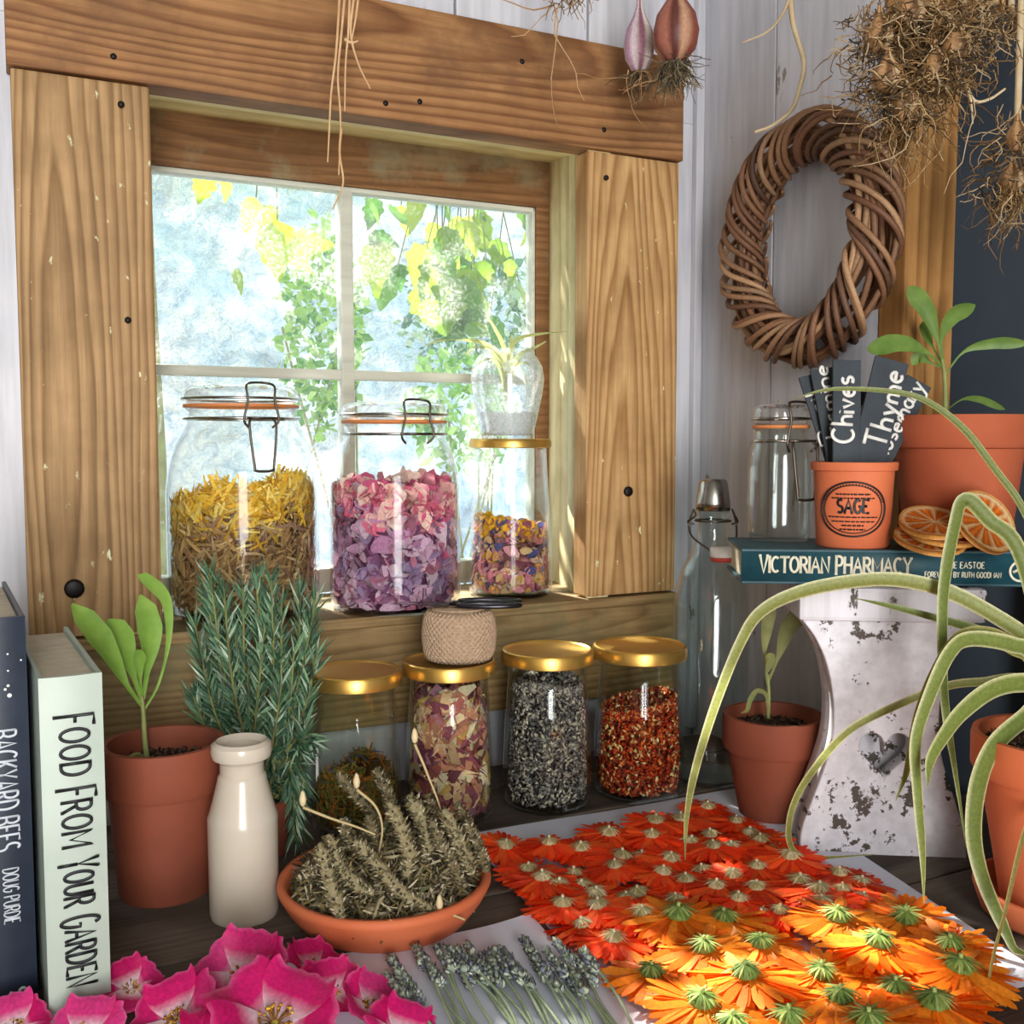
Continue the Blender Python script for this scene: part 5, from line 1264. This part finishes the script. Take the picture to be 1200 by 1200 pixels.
# ------------------------------------------------------------------ pink roses
vc('rose_petal', .45, .3, .35, .1); vc('stamens', .6, 0, .3)
def rose(loc, R, tilt, spin, label, grp, open_=.55, n=5, cen='e8d8c0', seed=0, lean=(0, 0)):
    rd_ = random.Random(seed); root = thing('wild_rose', label, 'flower', loc, spin, group=grp)
    root.rotation_mode = 'QUATERNION'; root.rotation_quaternion = Quaternion((0, 0, 1), -YAW) @ Quaternion((1, 0, 0), lean[0]) @ Quaternion((0, 1, 0), lean[1]) @ Quaternion((0, 0, 1), spin)
    for k in range(n):
        mb = MB(); a = 2 * pi * k / n + rd_.uniform(-.12, .12); L = R * rd_.uniform(.92, 1.08); Np, Mp = 9, 9; vs, cs = [], []
        pk = np.array(hx(rd_.choice(('d81b72', 'e0287c', 'cf1468', 'e23a88')))[:3]); wt = np.array(hx('f4e2ea')[:3]); lt = np.array(hx('ee8ab8')[:3])
        for i in range(Np):
            t = i / (Np - 1)
            for j in range(Mp):
                s_ = -1 + 2 * j / (Mp - 1); w = L * .62 * (sin(pi * min(.5, t * .62 + .06)) ** .9) * (1 - .12 * t ** 6)
                rr = L * (t - .10 * t ** 4 * abs(s_) ** 2 - .04 * t * cos(s_ * 9)); x = rr; y = s_ * w
                zz = L * (open_ * (t ** 1.5) * .55 + .20 * s_ * s_ * t - .18 * t ** 5 + .05 * sin(s_ * 5 + k * 2) * t)
                vs.append((x * cos(a) - y * sin(a), x * sin(a) + y * cos(a), zz + .002 * (k % 2)))
                f_ = min(1, max(0, (t - .18) / .28)); c_ = wt * (1 - f_) + pk * f_
                if t > .9: c_ = c_ * .6 + lt * .4
                cs.append(c_)
        mb.add(vs, [[i * Mp + j, i * Mp + j + 1, (i + 1) * Mp + j + 1, (i + 1) * Mp + j] for i in range(Np - 1) for j in range(Mp - 1)], np.array(cs)); obj('petal', mb, 'rose_petal', root)
    mb = MB(); mb.lathe([(0, .001), (R * .09, .001), (R * .08, R * .06), (0, R * .09)], 12, col=hx('c8b850'))
    for k in range(34):
        a = rd_.uniform(0, 6.28); l = R * rd_.uniform(.14, .27); e = np.array((l * cos(a), l * sin(a), R * rd_.uniform(.10, .2))); mb.tube([(0, 0, R * .03), e * .6 + (0, 0, R * .03), e], R * .010, 4, col=hx('8a5a2a')); mb.tube([e, e + (0, 0, R * .03)], R * .026, 5, col=hx(rd_.choice(('c88a2a', '7a4a1c', 'e0b040'))))
    obj('stamens', mb, 'stamens', root); return root
RG = 'pink wild roses lying on the bench'
for i, (px, py, rp, ln, sp_, op, lb) in enumerate((
        (283, 1146, 50, (.55, .0), .2, .75, 'deep pink open rose with white centre and brown stamens, in front of the stoneware bottle'),
        (153, 1160, 36, (.45, .2), .9, .7, 'small pink rose with white throat tucked against the mint book'),
        (322, 1202, 74, (.25, .1), .0, .62, 'largest pink rose, its pale yellow centre in the midst of the heap of roses'),
        (208, 1196, 52, (.4, -.3), .5, .8, 'pale-throated pink rose between the small one and the largest one'),
        (366, 1136, 36, (.1, .4), 1.1, .9, 'ruffled pink rose at the edge of the lavender paper'),
        (432, 1182, 42, (.2, .5), .4, .9, 'pink rose lying on the lavender paper close to the sprigs'),
        (388, 1166, 40, (.3, .2), .7, .95, 'crumpled pink rose behind the one on the lavender paper'),
        (98, 1216, 48, (.4, 0), .3, .6, 'pink rose lying at the foot of the mint book'),
        (16, 1208, 42, (.4, .2), .8, .6, 'pink rose lying at the foot of the navy book'),
        (468, 1215, 44, (.2, .3), .2, .7, 'pink rose lying beside the lavender stems'),
        (250, 1232, 52, (.3, 0), .6, .6, 'pink rose overlapping the front of the largest one'))):
    R_ = rp * dep(T(px, py)) / F_PX; zc_ = .004 + R_ * .62 * sin(abs(ln[0])) + (.010 if i == 2 else 0)
    p = T(px, py, zc_)
    rose(p, R_, 0, sp_, lb, RG, op, seed=i + 40, lean=ln)

# ------------------------------------------------------------------ lavender sprigs
vc('lavender_head', .75, .1, .2); pm('lavender_stem', '9aa888', '7c8c70', 60, .7, .1, vary=.15)
rd = random.Random(17)
for k in range(30):
    hxp = 452 + 240 * (k + rd.random()) / 30; hyp = 1112 + rd.uniform(0, 34) + (22 if hxp < 480 else 0) + max(0, (hxp - 640) * .35)
    h0 = T(hxp, hyp, .006); e0 = T(hxp + rd.uniform(55, 95), hyp + rd.uniform(100, 130), .004); zz = rd.uniform(.003, .010)
    d = e0 - h0; L = np.linalg.norm(d); d /= L; sdv = np.array((-d[1], d[0], 0)) * rd.uniform(-.008, .008)
    root = thing('lavender_sprig', 'grey-green lavender sprig lying on the white paper', 'herb', (e0[0], e0[1], .003), group='lavender sprigs on the paper')
    o = np.array(root.location); P = smooth_path([h0 - d * .002 + (0, 0, zz), h0 + d * L * .5 + sdv + (0, 0, zz * .6), e0 + (0, 0, .001)], 8) - o
    mb = MB(); mb.tube(P, .0011, 6); obj('stem', mb, 'lavender_stem', root)
    g = np.random.default_rng(k); n = 95; hl = .034 * rd.uniform(.8, 1.15); t = np.floor(g.random(n) * 7) / 7 + g.random(n) * .05
    od = g.normal(size=(n, 3)); od -= np.outer(od @ d, d); od /= np.linalg.norm(od, axis=1, keepdims=True); rad_ = .0042 * (1 - .45 * (1 - t))
    ps = h0 - o + (0, 0, zz) + d * (t * hl - .006)[:, None] + od * (rad_ * g.uniform(.4, 1, n))[:, None]; ps[:, 2] = np.maximum(ps[:, 2], .0015)
    mb = MB(); pal_ = np.array([hx(c_)[:3] for c_ in ('a4b09c', '8c988e', 'bcc6b0', '848a9c', '747a88', 'ccd2c2')]); mb.scatter(GRAIN_T, GRAIN_F, ps, frames(od * .8 - d, np.tile(d, (n, 1)) + .3 * od + .01), g.uniform(.0045, .0075, n), pal_[g.integers(0, 6, n)]); obj('flower_head', mb, 'lavender_head', root)

# ------------------------------------------------------------------ spider plant at the right
cX, m = base(1238, 1082, 60, .012)
d0 = dep(cX)
ss = thing('terracotta_saucer', 'terracotta saucer under the spider plant pot', 'saucer', (cX[0], cX[1], 0)); ru = 92 * m
obj('dish', MB().lathe([(0, 0), (ru * .82, 0), (ru * .9, .004), (ru, .022), (ru * .99, .025), (ru * .93, .025), (ru * .86, .010), (0, .0095)], 64), 'new_terracotta', ss)
P3, zs3 = flowerpot('flowerpot', 'orange terracotta pot of the spider plant, standing in its saucer', (cX[0], cX[1], .0105), m, 98, 48 * m, 62, zat(862, cX) - .0105, 'new_terracotta', .010)
vc('striped_leaf', .45, .3, .35)
crown = np.array((cX[0], cX[1], .0105 + zs3))
spp = thing('spider_plant', 'spider plant with long arching cream-edged leaves, in the orange pot', 'plant', crown)
def blade(pts, de, w, gc='8fa050', ec='d8d8a0', tw=.3):
    n = len(pts); P = [crown + (0, 0, 0)] + [pt(x, y, d0 + (de - d0) * ((i + 1) / n)) for i, (x, y) in enumerate(pts)]
    P = smooth_path(P, 7); P[:, 2] = np.maximum(P[:, 2], .012); P = P - crown; N = len(P); t = np.linspace(0, 1, N)
    wid = w * np.interp(t, [0, .15, .5, .85, 1], [.75, 1, 1, .6, .06]); sd = np.cross(np.gradient(P, axis=0), FW); sd /= np.linalg.norm(sd, axis=1, keepdims=True) + 1e-9
    mb = MB(); mb.ribbon(P, wid, sd + tw * FW, .35, tuple(.68 * x_ for x_ in hx(gc)[:3]), hx(ec)); obj('leaf', mb, 'striped_leaf', spp)
D_ = lambda x, y: dep(T(x, y, .012))
blade([(1222, 770), (1200, 744), (1130, 702), (1081, 685), (1025, 680), (948, 692), (895, 716), (868, 755), (838, 830), (815, 905), (805, 960), (803, 1008)], D_(803, 1008), .0062, 'a8b060', 'e2dfb0')
blade([(1200, 660), (1160, 610), (1132, 586), (1120, 620), (1108, 690), (1106, 760), (1109, 827), (1118, 890), (1133, 994)], d0 + .02, .0060, '8a9a4c', 'cfd09a')
blade([(1215, 780), (1190, 760), (1158, 745), (1126, 750), (1098, 790), (1078, 840), (1065, 900), (1050, 938)], d0 - .01, .0066, '8f9a4a', 'b8a868')
blade([(1215, 775), (1188, 757), (1140, 750), (1116, 765), (1092, 815), (1075, 870), (1077, 930), (1082, 1000), (1083, 1058)], d0 - .04, .0066, '96a654', 'e0dca8')
blade([(1225, 810), (1200, 802), (1165, 810), (1130, 836), (1108, 864), (1092, 892), (1087, 922)], d0 - .05, .0082, '94a450', 'dcd8a4')
blade([(1225, 830), (1200, 846), (1168, 876), (1150, 920), (1144, 977), (1154, 1030), (1180, 1092), (1205, 1150)], d0 - .08, .0086, '86984a', 'dcd8a4')
blade([(1205, 800), (1150, 800), (1110, 805), (1060, 824), (997, 856), (952, 906), (930, 946), (925, 982), (936, 1002), (962, 1008), (1025, 1009)], dep(T(1000, 1012, .004)), .0038, '9aa05a', 'cfc890')
blade([(1235, 900), (1215, 940), (1198, 988), (1179, 1068), (1164, 1125), (1150, 1200)], d0 - .14, .0024, 'a89a58', 'c8b878')
blade([(1230, 680), (1200, 598), (1165, 548), (1130, 503), (1088, 471), (1046, 459), (976, 456), (930, 467)], d0 + .03, .0028, '8f9c50', 'b8bc80')
blade([(1230, 790), (1200, 760), (1144, 738), (1102, 726), (1050, 712), (1002, 701)], d0 + .06, .0040, '7f9048', 'a8b070')
blade([(1240, 780), (1270, 740), (1310, 760), (1330, 840)], d0 - .03, .008, '8f9a4a', 'dcd8a4')

# ------------------------------------------------------------------ things hung up to dry
vc('bulb_skin', .5, .15, .4); pm('raffia', 'd8b48a', 'bd9468', 60, .7, .15); pm('pale_husk', 'e6d3ae', 'cdb48a', 40, .6, .1, transl=.2); pm('hang_string', 'a8926c', '8a7654', 80, .8, .1)
def root_hairs(mb, o, n, L, spread, r, cols, seed, down=1.0, start=.004):
    g = random.Random(seed)
    for k in range(n):
        p = np.array([g.gauss(0, start), g.gauss(0, start), g.gauss(0, start * .5)]) + o; d = np.array([g.gauss(0, spread), g.gauss(0, spread), -down]); d /= np.linalg.norm(d); l = L * g.uniform(.4, 1.15); P = [p]
        for i in range(7):
            d = d + np.array([g.gauss(0, .38), g.gauss(0, .38), g.gauss(-.06, .25)]); d /= np.linalg.norm(d); P.append(P[-1] + d * l / 7)
        mb.tube(P, np.linspace(r, r * .45, 8), 4, col=hx(g.choice(cols)))
def bulb(root, c, R, H, seed, pal=('b890a8', 'd8c4c8', '8a5a6a', 'e4d6cc')):
    g = random.Random(seed); mb = MB(); pr_ = [(0, -H * .52), (R * .45, -H * .50), (R * .9, -H * .30), (R, -H * .08), (R * .85, H * .16), (R * .45, H * .38), (R * .22, H * .55), (R * .14, H * .75)]
    mb.lathe(pr_, 24, col=hx(pal[0])); V_ = mb.V[-1]; a = np.arctan2(V_[:, 1], V_[:, 0]); V_[:, :2] *= (1 + .05 * np.cos(a * 6))[:, None]
    P = np.array([hx(c_)[:3] for c_ in pal]); mb.C[-1] = P[(np.floor((a + pi) / (2 * pi) * 12 + g.random()).astype(int)) % len(P)] * (1 + .1 * np.sin(a * 9))[:, None]
    return obj('bulb', mb, 'bulb_skin', root, loc=c)
def hung(name, label, cat, px, py, y, group=None):
    p = Wy(px, py, y); root = thing(name, label, cat, p, group=group); return root, p
def string_up(root, p, x=0.0, y=0.0, z=0.0, r=.001, mat='hang_string'):
    mb = MB(); mb.tube([(x, y, z), (x * .5, y * .5, (ZCEIL - p[2]) * .5), (0, 0, ZCEIL - p[2] - .0005)], r, 6); obj('string', mb, mat, root)
rc = ['b08a5c', 'c8a878', '8a6a42', '6f5434', 'd9c09a', '9a7a50']
# purple garlic over the beam
for (px, py, R, H, lb, s_, nn) in ((749, 48, .017, .062, 'slim purple and white garlic bulb hanging before the beam', 1, 26), (792, 32, .024, .066, 'fat brown-purple garlic bulb with matted roots hanging before the beam', 2, 240)):
    root, p = hung('garlic_bulb', lb, 'garlic', px, py, .95 if s_ == 1 else .89)
    bulb(root, (0, 0, 0), R, H, s_, ('b890a8', 'd8c4c8', '8a5a6a', 'e4d6cc') if s_ == 1 else ('8a4a3c', 'a86a58', '6a3a34', 'c89a7c'))
    mb = MB(); root_hairs(mb, np.array((0, 0, -H * .50)), nn, .040, .5, .0007, ['6a604c', '8a7c60', 'b0a080', '50483a'], s_ + 3); root_hairs(mb, np.array((0, 0, -H * .5)), 7, .085, .35, .0007, ['c89a68', 'd8b080'], s_ + 9); obj('roots', mb, 'dried_matter', root, kind='stuff')
    string_up(root, p, 0, 0, H * .7, .0025, 'pale_husk')
# big root bunches on the right
def bunch(label, px, py, y, blobs, tails, seed, R=.016):
    root, p = hung('garlic_bunch', label, 'garlic', px, py, y); d = dep(p); g = random.Random(seed); mb = MB()
    for (bx, by, nb) in blobs:
        q = pt(bx, by, d + g.uniform(-.02, .02)) - p
        bulb(root, q + (0, 0, .004), R * g.uniform(.55, .8), R * 1.7, seed + bx, ('a87a4c', 'c89a6c', '7a5634', 'd8b890'))
        root_hairs(mb, q + (0, 0, -.004), int(nb * 1.7), .028, 1.0, .0006, rc + ['5c4a34', '6a5a48', '4a3c2c'], seed + by + bx, .35, .015)
    for (bx, by, L, n) in tails: root_hairs(mb, pt(bx, by, d) - p, n, L, .22, .0006, rc, seed + bx + 7, 1.0, .008)
    obj('roots', mb, 'dried_matter', root, kind='stuff'); string_up(root, p, 0, 0, 0, .003, 'pale_husk'); return root, p, d
bunch('thick bunch of garlic with tangled brown roots hanging before the stud', 1075, 5, .60, [(1030, 45, 90), (1065, 20, 110), (1100, 30, 110), (1135, 15, 90), (1060, 75, 120), (1095, 85, 110), (1120, 60, 90), (1040, 95, 80), (1060, 125, 90)], [(1050, 120, .06, 40), (1065, 150, .05, 34), (1085, 110, .085, 16), (1110, 90, .05, 20), (1100, 110, .11, 8), (1055, 90, .05, 25), (1030, 10, .03, 40), (1120, 0, .03, 50), (1075, 0, .03, 60)], 60)
bunch('small garlic with hanging rusty roots at the dark panel', 1192, 150, .60, [(1192, 165, 70), (1186, 215, 90)], [(1186, 225, .05, 50), (1180, 240, .07, 10), (1188, 130, .05, 14)], 80, .014)
bunch('matted garlic roots hanging high before the dark panel', 1185, 10, .66, [(1178, 5, 60), (1196, 25, 60)], [(1180, 30, .03, 16)], 95, .012)
# pale withered leaf stalk over the wreath
root, p = hung('dry_leaf_stalk', 'pale withered leaf stalk dangling in front of the wreath', 'plant', 928, 0, .80); d = dep(p)
def strand(pts, r, mat, root=root, p=p, d=d, name='stalk'):
    P = smooth_path([pt(x, y, d) for x, y in pts], 8) - p; mb = MB(); mb.tube(P, np.linspace(r, r * .5, len(P)), 6); obj(name, mb, mat, root)
strand([(926, -6), (930, 30), (942, 72), (938, 100), (928, 128), (905, 147), (884, 155)], .0030, 'pale_husk'); strand([(926, -4), (915, 20), (898, 38), (870, 50)], .0016, 'pale_husk', name='stalk'); string_up(root, p, r=.002, mat='pale_husk')
# thin stalk beside the big bunch
root, p = hung('dry_leaf_stalk', 'short pale stalk poking out below the thick garlic bunch', 'plant', 1128, 60, .585); d = dep(p)
strand([(1128, 60), (1132, 95), (1142, 118), (1160, 116), (1178, 104)], .0018, 'pale_husk', root, p, d); strand([(1132, 95), (1138, 120), (1140, 145)], .0012, 'pale_husk', root, p, d); string_up(root, p, r=.0015, mat='pale_husk')
# raffia and rootlets in front of the beam
root, p = hung('raffia_strands', 'loose raffia strands dangling in front of the beam', 'raffia', 402, 0, .95); d = dep(p)
for pts in ([(398, -5), (394, 60), (388, 110), (386, 150), (384, 190)], [(404, -5), (400, 40), (396, 90), (399, 140), (397, 205)], [(410, -5), (408, 40), (405, 75), (404, 130)], [(415, -5), (411, 30), (413, 52), (422, 80), (434, 104)], [(420, -5), (417, 20), (412, 48)], [(400, 150), (398, 180), (402, 215), (390, 245)]):
    strand(pts, .0014, 'raffia', root, p, d, 'raffia_strand')
strand([(404, 46), (412, 50), (420, 48)], .0016, 'raffia', root, p, d, 'knot'); string_up(root, p, r=.0012, mat='raffia')
root, p = hung('root_tuft', 'wispy tuft of pale roots hanging before the middle of the beam', 'roots', 665, 5, .94); mb = MB()
root_hairs(mb, np.array((0, 0, .012)), 40, .034, 1.0, .0007, rc, 5, .6, .010); root_hairs(mb, np.array((-.012, 0, 0)), 4, .11, .25, .0009, ['d8b48a', 'c89a68'], 8); obj('roots', mb, 'dried_matter', root, kind='stuff'); string_up(root, p)
